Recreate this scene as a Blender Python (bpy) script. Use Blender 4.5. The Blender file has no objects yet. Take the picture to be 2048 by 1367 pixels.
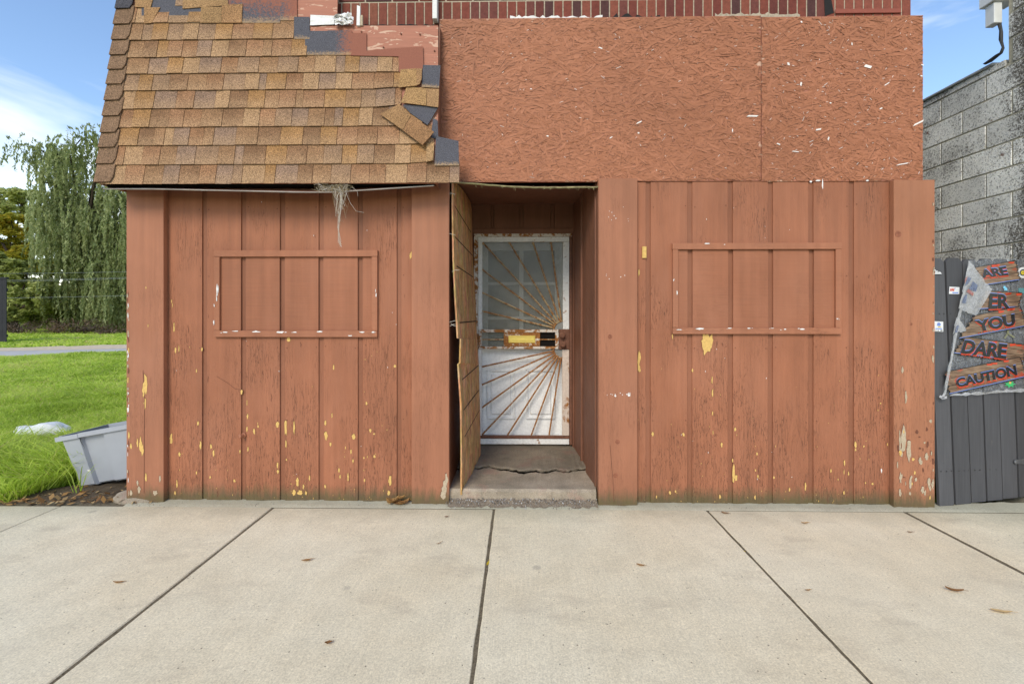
import bpy, bmesh, math, random
import numpy as np
from mathutils import Vector, Matrix
random.seed(7)
RNG = np.random.default_rng(7)
R = random.uniform
SC = bpy.context.scene
COL = SC.collection

# ------------------------------------------------------------------ camera, sky, sun, exposure
F = 911.0            # focal length in pixels of the 2048 px wide photograph
H = 1.436            # eye height
TH = 0.01646         # small yaw to the left
cam = bpy.data.cameras.new('camera')
cam.sensor_width = 36.0
cam.lens = F / 2048 * 36
cam.shift_y = -(683.5 - 626) / 2048
cam.clip_start = 0.05
cam.clip_end = 2000
camo = bpy.data.objects.new('camera', cam)
COL.objects.link(camo)
camo.location = (0, 0, H)
camo.rotation_euler = (math.pi / 2, 0, TH)
SC.camera = camo

SUN_EL, SUN_AZ = math.radians(37), math.radians(200)   # azimuth clockwise from +Y: behind the camera, to its left
SKY_STRENGTH = 0.126
w = bpy.data.worlds.new('World')
SC.world = w
w.use_nodes = True
wn, wl = w.node_tree.nodes, w.node_tree.links
wn.clear()
wo = wn.new('ShaderNodeOutputWorld')
bg = wn.new('ShaderNodeBackground')
bg.inputs['Strength'].default_value = SKY_STRENGTH
sky = wn.new('ShaderNodeTexSky')
sky.sky_type = 'NISHITA'
sky.sun_disc = False
sky.sun_elevation = SUN_EL
sky.sun_rotation = SUN_AZ
sky.air_density = 1.0
sky.dust_density = 0.0
sky.ozone_density = 2.2
tc = wn.new('ShaderNodeTexCoord')
mp = wn.new('ShaderNodeMapping')
mp.inputs['Scale'].default_value = (1.0, 1.0, 4.2)
mp.inputs['Rotation'].default_value = (0.10, -0.12, 0.3)
mp.inputs['Location'].default_value = (0.35, 0.0, 0.0)
wl.new(tc.outputs['Generated'], mp.inputs['Vector'])
nz = wn.new('ShaderNodeTexNoise')
nz.inputs['Scale'].default_value = 1.7
nz.inputs['Detail'].default_value = 6
nz.inputs['Roughness'].default_value = 0.52
nz.inputs['Distortion'].default_value = 0.5
wl.new(mp.outputs['Vector'], nz.inputs['Vector'])
sep = wn.new('ShaderNodeSeparateXYZ')
wl.new(tc.outputs['Generated'], sep.inputs[0])
lowz = wn.new('ShaderNodeMapRange')        # thin cloud gathers towards the horizon all round
lowz.inputs['From Min'].default_value = 0.0
lowz.inputs['From Max'].default_value = 0.42
lowz.inputs['To Min'].default_value = 0.36
lowz.inputs['To Max'].default_value = 0.0
wl.new(sep.outputs['Z'], lowz.inputs['Value'])
addn = wn.new('ShaderNodeMath'); addn.operation = 'ADD'
wl.new(nz.outputs['Fac'], addn.inputs[0]); wl.new(lowz.outputs['Result'], addn.inputs[1])
cr = wn.new('ShaderNodeValToRGB')
cr.color_ramp.elements[0].position = 0.53; cr.color_ramp.elements[0].color = (0, 0, 0, 1)
cr.color_ramp.elements[1].position = 0.92; cr.color_ramp.elements[1].color = (0.9, 0.9, 0.9, 1)
wl.new(addn.outputs[0], cr.inputs['Fac'])
cm = wn.new('ShaderNodeMix'); cm.data_type = 'RGBA'
wl.new(cr.outputs['Color'], cm.inputs[0])
wl.new(sky.outputs['Color'], cm.inputs[6])
cm.inputs[7].default_value = (8.1, 7.75, 6.4, 1)
wl.new(cm.outputs[2], bg.inputs['Color'])
wl.new(bg.outputs['Background'], wo.inputs['Surface'])

sl = bpy.data.lights.new('sun', 'SUN')
sl.energy = 1.5
sl.angle = math.radians(26)
sl.color = (1.0, 0.90, 0.72)
slo = bpy.data.objects.new('sun', sl)
COL.objects.link(slo)
sd = Vector((math.sin(SUN_AZ) * math.cos(SUN_EL), math.cos(SUN_AZ) * math.cos(SUN_EL), math.sin(SUN_EL)))
slo.rotation_euler = (-sd).to_track_quat('-Z', 'Y').to_euler()

SC.view_settings.view_transform = 'Standard'
SC.view_settings.look = 'None'
SC.view_settings.gamma = 1
SC.view_settings.use_curve_mapping = False
SC.view_settings.exposure = 1.0

# ------------------------------------------------------------------ measuring helpers
def ray(px, py):
    u, v = (px - 1024) / F, (626 - py) / F
    return Vector((-math.sin(TH) + u * math.cos(TH), math.cos(TH) + u * math.sin(TH), v))
CAMP = Vector((0, 0, H))
class Plane:
    """a real plane in the place; the photograph's measurements are read on it"""
    def __init__(s, p0, ex, ez):
        s.p0 = Vector(p0); s.ex = Vector(ex).normalized(); s.ez = Vector(ez).normalized()
        s.n = s.ex.cross(s.ez).normalized()          # towards the street
    def at(s, px, py, off=0.0):
        d = ray(px, py)
        p0 = s.p0 + s.n * off
        t = (p0 - CAMP).dot(s.n) / d.dot(s.n)
        return CAMP + d * t
def WP(Y): return Plane((0, Y, 0), (1, 0, 0), (0, 0, 1))
def PY(px, py, Y): return WP(Y).at(px, py)
def G(px, py, z=0.0):
    d = ray(px, py); t = (z - H) / d.z
    return CAMP + d * t

# ------------------------------------------------------------------ object helpers
WL = {}
def put(o, c, parent):
    WL[o.name] = Vector(c)
    o.location = Vector(c) - (WL[parent.name] if parent else Vector((0, 0, 0)))
    if parent: o.parent = parent
    COL.objects.link(o)
    return o
def tag(o, label=None, cat=None, group=None, kind=None):
    if label: o['label'] = label
    if cat: o['category'] = cat
    if group: o['group'] = group
    if kind: o['kind'] = kind
    return o
def empty(name, loc, label=None, cat=None, group=None, kind=None, parent=None):
    o = bpy.data.objects.new(name, None)
    o.empty_display_size = 0.1
    put(o, loc, parent)
    return tag(o, label, cat, group, kind)
def mesh(name, vs, fs, mat, smooth=False, attrs=None):
    m = bpy.data.meshes.new(name)
    m.from_pydata([tuple(v) for v in vs], [], fs)
    if mat: m.materials.append(mat)
    if smooth:
        m.polygons.foreach_set('use_smooth', [True] * len(m.polygons))
    for k, (dom, vals) in (attrs or {}).items():
        a = m.attributes.new(k, 'FLOAT', dom)
        a.data.foreach_set('value', np.asarray(vals, dtype=np.float32))
    m.update()
    return m
def mk(name, vs, fs, mat, parent=None, smooth=False, attrs=None, color=None, kind=None):
    vs = [Vector(v) for v in vs]
    lo = Vector([min(v[i] for v in vs) for i in range(3)]); hi = Vector([max(v[i] for v in vs) for i in range(3)])
    c = (lo + hi) / 2
    o = bpy.data.objects.new(name, mesh(name, [v - c for v in vs], fs, mat, smooth, attrs))
    if color: o.color = (*color, 1)
    put(o, c, parent)
    if kind: o['kind'] = kind
    return o
def inst(name, me, loc, parent=None, rot=None, color=None):
    o = bpy.data.objects.new(name, me)
    if rot: o.rotation_euler = rot
    if color: o.color = (*color, 1)
    return put(o, loc, parent)
def big(name, co, faces_n, mat, parent=None, tone=None, kind=None, label=None):
    """numpy mesh: co (n, k, 3) polygons of k corners each"""
    n, k, _ = co.shape
    m = bpy.data.meshes.new(name)
    m.vertices.add(n * k); m.loops.add(n * k); m.polygons.add(n)
    c = co.reshape(-1, 3)
    ctr = (c.min(0) + c.max(0)) / 2
    m.vertices.foreach_set('co', (c - ctr).astype(np.float32).ravel())
    m.loops.foreach_set('vertex_index', np.arange(n * k, dtype=np.int32))
    m.polygons.foreach_set('loop_start', np.arange(0, n * k, k, dtype=np.int32))
    if tone is not None:
        a = m.attributes.new('tone', 'FLOAT', 'FACE')
        a.data.foreach_set('value', np.asarray(tone, dtype=np.float32))
    m.materials.append(mat)
    m.update(calc_edges=True)
    m.validate()
    o = bpy.data.objects.new(name, m)
    put(o, ctr, parent)
    if kind: o['kind'] = kind
    return o
class MB:
    """collects pieces for one mesh"""
    def __init__(s): s.v = []; s.f = []
    def add(s, vs, fs):
        b = len(s.v); s.v += [Vector(v) for v in vs]; s.f += [tuple(i + b for i in f) for f in fs]; return s
    def box(s, a, b, bev=0.0):
        if bev <= 0:
            x0, y0, z0 = a; x1, y1, z1 = b
            return s.add([(x0, y0, z0), (x1, y0, z0), (x1, y1, z0), (x0, y1, z0), (x0, y0, z1), (x1, y0, z1), (x1, y1, z1), (x0, y1, z1)],
                         [(0, 3, 2, 1), (4, 5, 6, 7), (0, 1, 5, 4), (1, 2, 6, 5), (2, 3, 7, 6), (3, 0, 4, 7)])
        bm = bmesh.new()
        bmesh.ops.create_cube(bm, size=1)
        for v in bm.verts:
            v.co = Vector([(a[i] + b[i]) / 2 + v.co[i] * (b[i] - a[i]) for i in range(3)])
        bmesh.ops.bevel(bm, geom=bm.edges[:] , offset=bev, segments=1, affect='EDGES')
        bm.verts.index_update()
        vs = [v.co.copy() for v in bm.verts]; fs = [tuple(v.index for v in f.verts) for f in bm.faces]
        bm.free()
        return s.add(vs, fs)
    def prism(s, poly, d):
        """closed polygon (list of Vectors) extruded by vector d; poly faces away from d"""
        n = len(poly); d = Vector(d)
        vs = [Vector(p) for p in poly] + [Vector(p) + d for p in poly]
        return s.add(vs, [tuple(range(n)), tuple(range(2 * n - 1, n - 1, -1))] + [(i, i + n, (i + 1) % n + n, (i + 1) % n) for i in range(n)])
    def tube(s, pts, r, n=5, caps=True):
        pts = [Vector(p) for p in pts]
        rr = r if isinstance(r, (list, tuple)) else [r] * len(pts)
        vs = []; fs = []
        ref = None
        for i, p in enumerate(pts):
            d = (pts[min(i + 1, len(pts) - 1)] - pts[max(i - 1, 0)]).normalized()
            if ref is None:
                ref = Vector((0, 0, 1)) if abs(d.z) < 0.9 else Vector((1, 0, 0))
            a = d.cross(ref).normalized(); b = d.cross(a).normalized(); ref = -b if False else ref
            for k in range(n):
                t = 2 * math.pi * k / n
                vs.append(p + (a * math.cos(t) + b * math.sin(t)) * rr[i])
        for i in range(len(pts) - 1):
            for k in range(n):
                fs.append((i * n + k, i * n + (k + 1) % n, (i + 1) * n + (k + 1) % n, (i + 1) * n + k))
        if caps:
            fs.append(tuple(range(n - 1, -1, -1))); fs.append(tuple((len(pts) - 1) * n + k for k in range(n)))
        return s.add(vs, fs)
    def lathe(s, c, axis, prof, n=16):
        """prof: list of (distance along axis, radius)"""
        axis = Vector(axis).normalized(); ref = Vector((0, 0, 1)) if abs(axis.z) < 0.9 else Vector((1, 0, 0))
        a = axis.cross(ref).normalized(); b = axis.cross(a); vs = []; fs = []
        for h, r in prof:
            for k in range(n):
                t = 2 * math.pi * k / n
                vs.append(Vector(c) + axis * h + (a * math.cos(t) + b * math.sin(t)) * r)
        for i in range(len(prof) - 1):
            for k in range(n):
                fs.append((i * n + k, i * n + (k + 1) % n, (i + 1) * n + (k + 1) % n, (i + 1) * n + k))
        fs.append(tuple(range(n - 1, -1, -1))); fs.append(tuple((len(prof) - 1) * n + k for k in range(n)))
        return s.add(vs, fs)
    def build(s, name, mat, parent=None, **k): return mk(name, s.v, s.f, mat, parent, **k)
def box(name, a, b, mat, parent=None, bev=0.0, **k): return MB().box(a, b, bev).build(name, mat, parent, **k)

# ------------------------------------------------------------------ material helpers
class NB:
    def __init__(s, name, rough=0.7, spec=0.3):
        s.m = bpy.data.materials.new(name); s.m.use_nodes = True
        s.t = s.m.node_tree; s.b = s.t.nodes['Principled BSDF']
        s.b.inputs['Roughness'].default_value = rough
        s.b.inputs['Specular IOR Level'].default_value = spec
    def n(s, typ, **p):
        x = s.t.nodes.new(typ)
        for k, v in p.items(): setattr(x, k, v)
        return x
    def set(s, sock, v):
        if isinstance(v, bpy.types.NodeSocket): s.t.links.new(v, sock)
        else:
            if sock.type == 'RGBA' and len(v) == 3: v = (*v, 1)
            sock.default_value = v
    def pos(s): return s.n('ShaderNodeNewGeometry').outputs['Position']
    def z(s, vec, i=2):
        x = s.n('ShaderNodeSeparateXYZ'); s.set(x.inputs[0], vec); return x.outputs[i]
    def mp(s, vec, scale=(1, 1, 1), rot=(0, 0, 0), loc=(0, 0, 0)):
        x = s.n('ShaderNodeMapping'); s.set(x.inputs['Vector'], vec)
        x.inputs['Scale'].default_value = scale; x.inputs['Rotation'].default_value = rot; x.inputs['Location'].default_value = loc
        return x.outputs[0]
    def noise(s, vec, scale=1, detail=3, rough=0.5, dist=0.0):
        x = s.n('ShaderNodeTexNoise'); s.set(x.inputs['Vector'], vec)
        x.inputs['Scale'].default_value = scale; x.inputs['Detail'].default_value = detail
        x.inputs['Roughness'].default_value = rough; x.inputs['Distortion'].default_value = dist
        return x.outputs['Fac']
    def vor(s, vec, scale=1, feature='F1', out='Distance'):
        x = s.n('ShaderNodeTexVoronoi', feature=feature); s.set(x.inputs['Vector'], vec); x.inputs['Scale'].default_value = scale
        return x.outputs[out]
    def ma(s, op, a, b=0.0, clamp=False):
        x = s.n('ShaderNodeMath', operation=op); x.use_clamp = clamp
        s.set(x.inputs[0], a); s.set(x.inputs[1], b); return x.outputs[0]
    def mr(s, v, a, b, c=0.0, d=1.0):
        x = s.n('ShaderNodeMapRange'); s.set(x.inputs['Value'], v)
        for k, q in zip(('From Min', 'From Max', 'To Min', 'To Max'), (a, b, c, d)): s.set(x.inputs[k], q)
        return x.outputs['Result']
    def mix(s, f, a, b, mode='MIX'):
        x = s.n('ShaderNodeMix', data_type='RGBA', blend_type=mode)
        s.set(x.inputs[0], f); s.set(x.inputs[6], a); s.set(x.inputs[7], b); return x.outputs[2]
    def ramp(s, f, stops):
        x = s.n('ShaderNodeValToRGB'); s.set(x.inputs['Fac'], f)
        e = x.color_ramp.elements
        while len(e) < len(stops): e.new(0.5)
        for el, (p, c) in zip(e, stops): el.position = p; el.color = (*c, 1) if len(c) == 3 else c
        return x.outputs['Color']
    def mul(s, c, f):
        x = s.n('ShaderNodeVectorMath', operation='SCALE'); s.set(x.inputs[0], c); s.set(x.inputs['Scale'], f); return x.outputs[0]
    def attr(s, name): return s.n('ShaderNodeAttribute', attribute_name=name).outputs['Fac']
    def ocol(s): return s.n('ShaderNodeObjectInfo').outputs['Color']
    def orand(s): return s.n('ShaderNodeObjectInfo').outputs['Random']
    def bump(s, h, strength=0.5, dist=0.003):
        x = s.n('ShaderNodeBump'); x.inputs['Strength'].default_value = strength; x.inputs['Distance'].default_value = dist
        s.set(x.inputs['Height'], h); s.t.links.new(x.outputs[0], s.b.inputs['Normal'])
    def col(s, c): s.set(s.b.inputs['Base Color'], c); return s
    def rough(s, r): s.set(s.b.inputs['Roughness'], r); return s
def flat(name, c, rough=0.7, spec=0.3, var=0.12, scale=20, metal=0.0):
    q = NB(name, rough, spec); p = q.pos()
    q.col(q.mul(tuple(c), q.mr(q.noise(p, scale, 4, 0.6), 0.25, 0.75, 1 - var, 1 + var)))
    q.b.inputs['Metallic'].default_value = metal
    return q.m

BROWN = (0.315, 0.122, 0.064)
def paint(name, base=BROWN, grain_axis='z', crack=1.0, smoothness=0.0, grime=True, grain=1.0):
    q = NB(name, 0.62, 0.25); p = q.pos()
    s1 = (60, 60, 2.6) if grain_axis == 'z' else (2.6, 60, 90)
    s2 = (75, 75, 5.0) if grain_axis == 'z' else (5, 75, 75)
    bigv = q.noise(p, 1.1, 4, 0.55)
    midv = q.noise(q.mp(p, (9, 9, 2)), 1, 3)
    g = q.noise(q.mp(p, s1), 1, 4, 0.65)
    c = q.mul(tuple(base), q.ma('MULTIPLY', q.mr(bigv, 0.3, 0.7, 0.88, 1.12), q.mr(midv, 0.25, 0.75, 0.95, 1.05)))
    c = q.mul(c, q.mr(g, 0.25, 0.75, 1 - 0.09 * grain, 1 + 0.07 * grain))
    st = q.noise(q.mp(p, (16, 16, 0.55)), 1, 4, 0.6)
    c = q.mul(c, q.mr(st, 0.3, 0.7, 0.90, 1.08))
    fade = q.noise(q.mp(p, (2.2, 2.2, 1.1), loc=(5, 0, 2)), 1, 5, 0.65)
    c = q.mix(q.mr(fade, 0.48, 0.75, 0, 0.28), c, (0.40, 0.185, 0.115))
    c = q.mix(q.mr(fade, 0.46, 0.25, 0, 0.30), c, (0.20, 0.085, 0.045))
    # vertical hairline cracks in the paint film, in patches, more of them low down
    cn = q.noise(q.mp(p, s2), 1, 3, 0.6, 0.6)
    line = q.mr(q.ma('ABSOLUTE', q.ma('SUBTRACT', cn, 0.5)), 0.0, 0.022, 1, 0)
    patch = q.noise(q.mp(p, (3.2, 3.2, 1.7)), 1, 3)
    patch = q.ma('ADD', patch, q.mr(q.z(p), 0.2, 1.9, 0.13, -0.05))
    cmask = q.ma('MULTIPLY', line, q.mr(patch, 0.46, 0.62, 0, 0.85 * crack), True)
    c = q.mix(cmask, c, (0.085, 0.034, 0.02))
    # small lifted flakes
    fl = q.noise(q.mp(p, (26, 26, 9)), 1, 4, 0.7, 1.5)
    flm = q.ma('MULTIPLY', q.mr(fl, 0.66, 0.68, 0, 1), q.mr(patch, 0.50, 0.62, 0, 0.5 * crack), True)
    c = q.mix(flm, c, (0.17, 0.07, 0.042))
    h = q.ma('ADD', q.ma('MULTIPLY', g, 0.35 * grain), q.ma('MULTIPLY', cmask, -0.8))
    h = q.ma('ADD', h, q.ma('MULTIPLY', q.mr(fl, 0.5, 0.66), 0.35 * crack))
    if grime:
        edge = q.ma('ADD', q.z(p), q.ma('MULTIPLY', q.noise(q.mp(p, (22, 22, 3)), 1, 4, 0.7), -0.16))
        gm = q.mr(edge, -0.045, 0.055, 1, 0)
        gc = q.mix(q.noise(p, 14, 3), (0.10, 0.075, 0.05), (0.10, 0.10, 0.035))
        c = q.mix(q.ma('MULTIPLY', gm, 0.85), c, gc)
    q.col(c); q.rough(q.mr(g, 0.2, 0.8, 0.5, 0.72))
    q.bump(h, 0.55, 0.003)
    return q.m

M = {}
M['plank'] = paint('painted_plank', crack=1.0)
M['plankh'] = paint('painted_infill_board', crack=0.25, grain_axis='x', grime=False)
M['post'] = paint('painted_post', base=(0.332, 0.138, 0.077), crack=0.45, grain=0.6)
M['postr'] = paint('painted_post_peeling', base=(0.352, 0.148, 0.079), crack=0.8, grain=0.5)
M['groove'] = paint('painted_groove', base=(0.25, 0.098, 0.053), crack=0.3)
M['trim'] = paint('painted_trim', base=(0.338, 0.135, 0.072), crack=0.6, grain_axis='x', grime=False)
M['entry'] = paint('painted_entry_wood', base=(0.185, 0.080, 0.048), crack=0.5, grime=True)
M['dark'] = flat('dark_void_wood', (0.012, 0.010, 0.009), 0.9, 0.1)
M['yellow'] = flat('old_yellow_paint', (0.62, 0.40, 0.13), 0.7, 0.2, 0.18, 60)
M['barewood'] = flat('weathered_bare_wood', (0.42, 0.34, 0.24), 0.85, 0.1, 0.25, 80)
M['white'] = flat('white_primer', (0.72, 0.70, 0.68), 0.8, 0.15, 0.12, 60)
M['crust'] = flat('paint_curl_and_shade_brown', (0.16, 0.065, 0.04), 0.7, 0.2, 0.2, 40)

def osb_paint():
    q = NB('painted_strand_board', 0.6, 0.25); p = q.pos()
    t = q.attr('tone')
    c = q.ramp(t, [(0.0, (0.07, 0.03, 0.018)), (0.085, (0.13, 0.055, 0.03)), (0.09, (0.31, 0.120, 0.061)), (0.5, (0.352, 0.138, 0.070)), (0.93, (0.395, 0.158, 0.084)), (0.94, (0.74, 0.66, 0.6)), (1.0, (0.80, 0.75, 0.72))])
    c = q.mul(c, q.mr(q.noise(p, 1.4, 4), 0.3, 0.7, 0.9, 1.1))
    g = q.noise(q.mp(p, (25, 25, 150)), 1, 3)
    c = q.mul(c, q.mr(g, 0.3, 0.7, 0.93, 1.06))
    q.col(c); q.bump(q.noise(p, 120, 3), 0.25, 0.002)
    return q.m
M['osb'] = osb_paint()
def raw_osb():
    q = NB('raw_strand_board', 0.75, 0.2); p = q.pos()
    a = q.noise(q.mp(p, (40, 14, 5)), 1, 4, 0.7, 0.8)
    b = q.vor(q.mp(p, (60, 30, 7)), 1, out='Color')
    fine = q.noise(q.mp(p, (200, 160, 22)), 1, 3, 0.7)
    c = q.ramp(a, [(0.25, (0.25, 0.118, 0.045)), (0.5, (0.50, 0.27, 0.12)), (0.75, (0.68, 0.44, 0.23))])
    c = q.mix(0.16, c, b, 'OVERLAY')
    c = q.mul(c, q.mr(fine, 0.3, 0.7, 0.5, 1.45))
    q.col(c); q.bump(q.ma('ADD', a, fine), 0.5, 0.004)
    return q.m
M['rawosb'] = raw_osb()
M['pencil'] = flat('dark_ink_line', (0.03, 0.025, 0.02), 0.8, 0.1)

def shingle_mat():
    q = NB('asphalt_shingle_granules', 0.9, 0.15); p = q.pos()
    gr = q.attr('grad')
    sp = q.noise(p, 150, 3, 0.9)
    sp2 = q.noise(p, 110, 3, 0.7)
    bl = q.noise(p, 9, 3)
    lim = q.ma('ADD', gr, q.mr(sp2, 0.3, 0.7, -0.25, 0.25))
    band = q.mr(lim, 0.22, 0.60, 0, 1)
    c = q.ocol()
    lo = q.mix(0.42, c, (0.40, 0.255, 0.145))
    c = q.mix(band, lo, c)
    c = q.mul(c, q.mr(sp, 0.40, 0.60, 0.42, 1.55))
    c = q.mul(c, q.mr(bl, 0.3, 0.7, 0.9, 1.1))
    q.col(c); q.bump(sp, 0.6, 0.002)
    return q.m
M['shingle'] = shingle_mat()
def underlay_mat():
    q = NB('dark_shingle_headlap', 0.9, 0.2); p = q.pos()
    sp = q.noise(p, 300, 2, 0.8)
    red = q.attr('red')
    redm = q.mr(q.ma('ADD', red, q.mr(q.noise(p, 60, 3, 0.7), 0.3, 0.7, -0.3, 0.3)), 0.35, 0.7, 0, 1)
    c = q.mul((0.075, 0.073, 0.085), q.mr(sp, 0.35, 0.68, 0.5, 2.1))
    c = q.mix(redm, c, q.mul((0.27, 0.105, 0.07), q.mr(sp, 0.3, 0.7, 0.8, 1.2)))
    tan = q.mr(q.ma('ADD', q.attr('grad'), q.mr(q.noise(p, 80, 2, .7), 0.3, 0.7, -0.1, 0.1)), 0.0, 0.16, 0.75, 0)
    c = q.mix(tan, c, q.mul((0.40, 0.26, 0.14), q.mr(sp, 0.3, 0.7, 0.7, 1.3)))
    q.col(c); q.bump(sp, 0.6, 0.002)
    return q.m
M['under'] = underlay_mat()
def deck_mat():
    q = NB('roof_deck_plywood_painted', 0.6, 0.25); p = q.pos()
    g = q.noise(q.mp(p, (5, 60, 80)), 1, 4, 0.6)
    c = q.mul((0.37, 0.145, 0.09), q.mr(g, 0.3, 0.7, 0.88, 1.1))
    peel = q.noise(q.mp(p, (7, 7, 20)), 1, 4, 0.6, 0.6)
    c = q.mix(q.mr(peel, 0.575, 0.60, 0, 0.85), c, q.mix(q.noise(p, 25, 3), (0.62, 0.46, 0.33), (0.52, 0.26, 0.18)))
    q.col(c); q.bump(q.ma('SUBTRACT', g, q.mr(peel, 0.57, 0.61)), 0.4, 0.003)
    return q.m
M['deck'] = deck_mat()
def brick_mat():
    q = NB('rug_face_brick', 0.8, 0.2); p = q.pos()
    comb = q.n('ShaderNodeTexWave', wave_type='BANDS', bands_direction='Z')
    q.set(comb.inputs['Vector'], p); comb.inputs['Scale'].default_value = 38; comb.inputs['Distortion'].default_value = 1.2
    comb.inputs['Detail'].default_value = 2; comb.inputs['Detail Scale'].default_value = 3
    c = q.mul(q.ocol(), q.mr(comb.outputs['Fac'], 0, 1, 0.72, 1.15))
    c = q.mul(c, q.mr(q.noise(p, 30, 4, 0.7), 0.25, 0.75, 0.75, 1.3))
    q.col(c); q.bump(comb.outputs['Fac'], 0.5, 0.003)
    return q.m
M['brick'] = brick_mat()
M['mortar'] = flat('old_lime_mortar', (0.40, 0.33, 0.25), 0.9, 0.1, 0.3, 60)
M['tar'] = flat('black_roofing_tar', (0.018, 0.016, 0.015), 0.7, 0.2)

def slab_mat(name, base, seed):
    q = NB(name, 0.85, 0.2); p = q.pos()
    a = q.noise(q.mp(p, loc=(seed, 0, 0)), 0.9, 5, 0.6)
    b = q.noise(p, 5, 5, 0.65)
    fine = q.noise(p, 130, 4, 0.8)
    mid = q.noise(p, 55, 4, 0.7)
    br = q.noise(q.mp(p, (170, 3.5, 1), (0, 0, 0.02)), 1, 3, 0.7)
    c = q.mix(q.mr(a, 0.35, 0.65), tuple(x * y for x, y in zip(base, (0.95, 0.91, 0.86))), tuple(base))
    c = q.mul(c, q.mr(b, 0.25, 0.75, 0.90, 1.08))
    c = q.mul(c, q.mr(fine, 0.3, 0.7, 0.72, 1.24))
    c = q.mul(c, q.mr(mid, 0.25, 0.75, 0.9, 1.08))
    c = q.mul(c, q.mr(br, 0.3, 0.7, 0.93, 1.05))
    pit = q.vor(p, 34)
    keep = q.noise(p, 21, 1)
    pm = q.ma('MULTIPLY', q.mr(pit, 0.07, 0.15, 1, 0), q.mr(keep, 0.54, 0.59, 0, 0.85))
    c = q.mix(pm, c, (0.13, 0.105, 0.085))
    st = q.noise(q.mp(p, (1.2, 2.6, 1), loc=(4, 2, 0)), 1.6, 5, 0.65)
    c = q.mix(q.mr(st, 0.56, 0.74, 0, 0.35), c, (0.30, 0.245, 0.185))
    gum = q.vor(q.mp(p, loc=(1.3, .7, 0)), 1.9)
    c = q.mix(q.mr(gum, 0.035, 0.06, 0.35, 0), c, (0.20, 0.185, 0.165))
    # damp, mossy grime beside the wall
    moss = q.ma('ADD', q.z(p, 1), q.ma('MULTIPLY', q.noise(q.mp(p, (2, 2, 1)), 1, 5, 0.7), 0.5))
    c = q.mix(q.mr(moss, 3.35, 3.65, 0, 0.45), c, (0.24, 0.22, 0.15))
    q.col(c)
    q.bump(q.ma('ADD', q.ma('ADD', q.ma('MULTIPLY', fine, 0.6), q.ma('MULTIPLY', br, 0.3)), q.ma('MULTIPLY', pm, -1.2)), 0.55, 0.003)
    return q.m
M['slab'] = slab_mat('pavement_concrete', (0.745, 0.68, 0.51), 0)
M['strip'] = slab_mat('wall_foot_concrete', (0.60, 0.58, 0.46), 5)
M['joint'] = flat('joint_dirt', (0.15, 0.125, 0.085), 0.95, 0.05, 0.6, 110)
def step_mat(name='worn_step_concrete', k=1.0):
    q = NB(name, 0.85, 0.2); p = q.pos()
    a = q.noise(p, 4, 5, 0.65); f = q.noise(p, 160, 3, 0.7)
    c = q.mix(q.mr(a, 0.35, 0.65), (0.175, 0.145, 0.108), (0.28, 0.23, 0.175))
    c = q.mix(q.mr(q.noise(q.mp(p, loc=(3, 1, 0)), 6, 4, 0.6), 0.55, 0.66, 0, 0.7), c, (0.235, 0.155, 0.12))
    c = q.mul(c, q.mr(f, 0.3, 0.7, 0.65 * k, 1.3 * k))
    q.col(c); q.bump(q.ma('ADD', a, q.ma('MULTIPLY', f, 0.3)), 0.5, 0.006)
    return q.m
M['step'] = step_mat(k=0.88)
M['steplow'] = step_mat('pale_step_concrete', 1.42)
def cmu_mat():
    q = NB('weathered_concrete_block', 0.95, 0.1); p = q.pos()
    s = q.noise(p, 62, 4, 0.85)
    s2 = q.noise(p, 150, 2, 0.7)
    bigv = q.noise(p, 3.2, 4, 0.6)
    yy = q.z(p, 1)
    stain = q.ma('ADD', yy, q.ma('MULTIPLY', q.noise(q.mp(p, (1, 2, 1.2)), 1.7, 4, 0.6), 0.55))
    coat = q.mr(stain, 3.84, 4.02, 0.22, 1.0)                        # old white coating, worn through, absent near the front
    mott = q.ma('MULTIPLY', coat, q.mr(bigv, 0.3, 0.55, 0.62, 1.0))
    thr = q.mr(mott, 0, 1, 0.60, 0.43)
    wm = q.mr(q.ma('SUBTRACT', q.ma('ADD', q.ma('MULTIPLY', s, 0.75), q.ma('MULTIPLY', s2, 0.25)), thr), -0.05, 0.06, 0, 1)
    dark = q.mul((0.135, 0.12, 0.10), q.mr(s2, 0.3, 0.7, 0.35, 1.6))
    c = q.mix(wm, dark, q.mul((0.92, 0.90, 0.84), q.mr(bigv, 0.3, 0.7, 0.75, 1.1)))
    c = q.mul(c, q.mr(q.orand(), 0, 1, 0.86, 1.1))
    c = q.mix(q.mr(q.noise(q.mp(p, (1, 1, 1), loc=(2, 7, 1)), 9, 3), 0.72, 0.76, 0, 0.8), c, (0.16, 0.05, 0.02))
    q.col(c); q.bump(q.ma('ADD', s, s2), 0.9, 0.006)
    return q.m
M['cmu'] = cmu_mat()
M['cmumortar'] = flat('block_mortar', (0.42, 0.38, 0.29), 0.95, 0.1, 0.25, 50)
M['flashing'] = flat('grey_metal_coping', (0.36, 0.37, 0.37), 0.5, 0.4, 0.2, 12)
M['fascia'] = flat('white_metal_fascia', (0.66, 0.66, 0.64), 0.5, 0.4, 0.1, 8)
M['membrane'] = flat('black_torn_membrane', (0.05, 0.05, 0.052), 0.6, 0.3, 0.4, 25)

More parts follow.
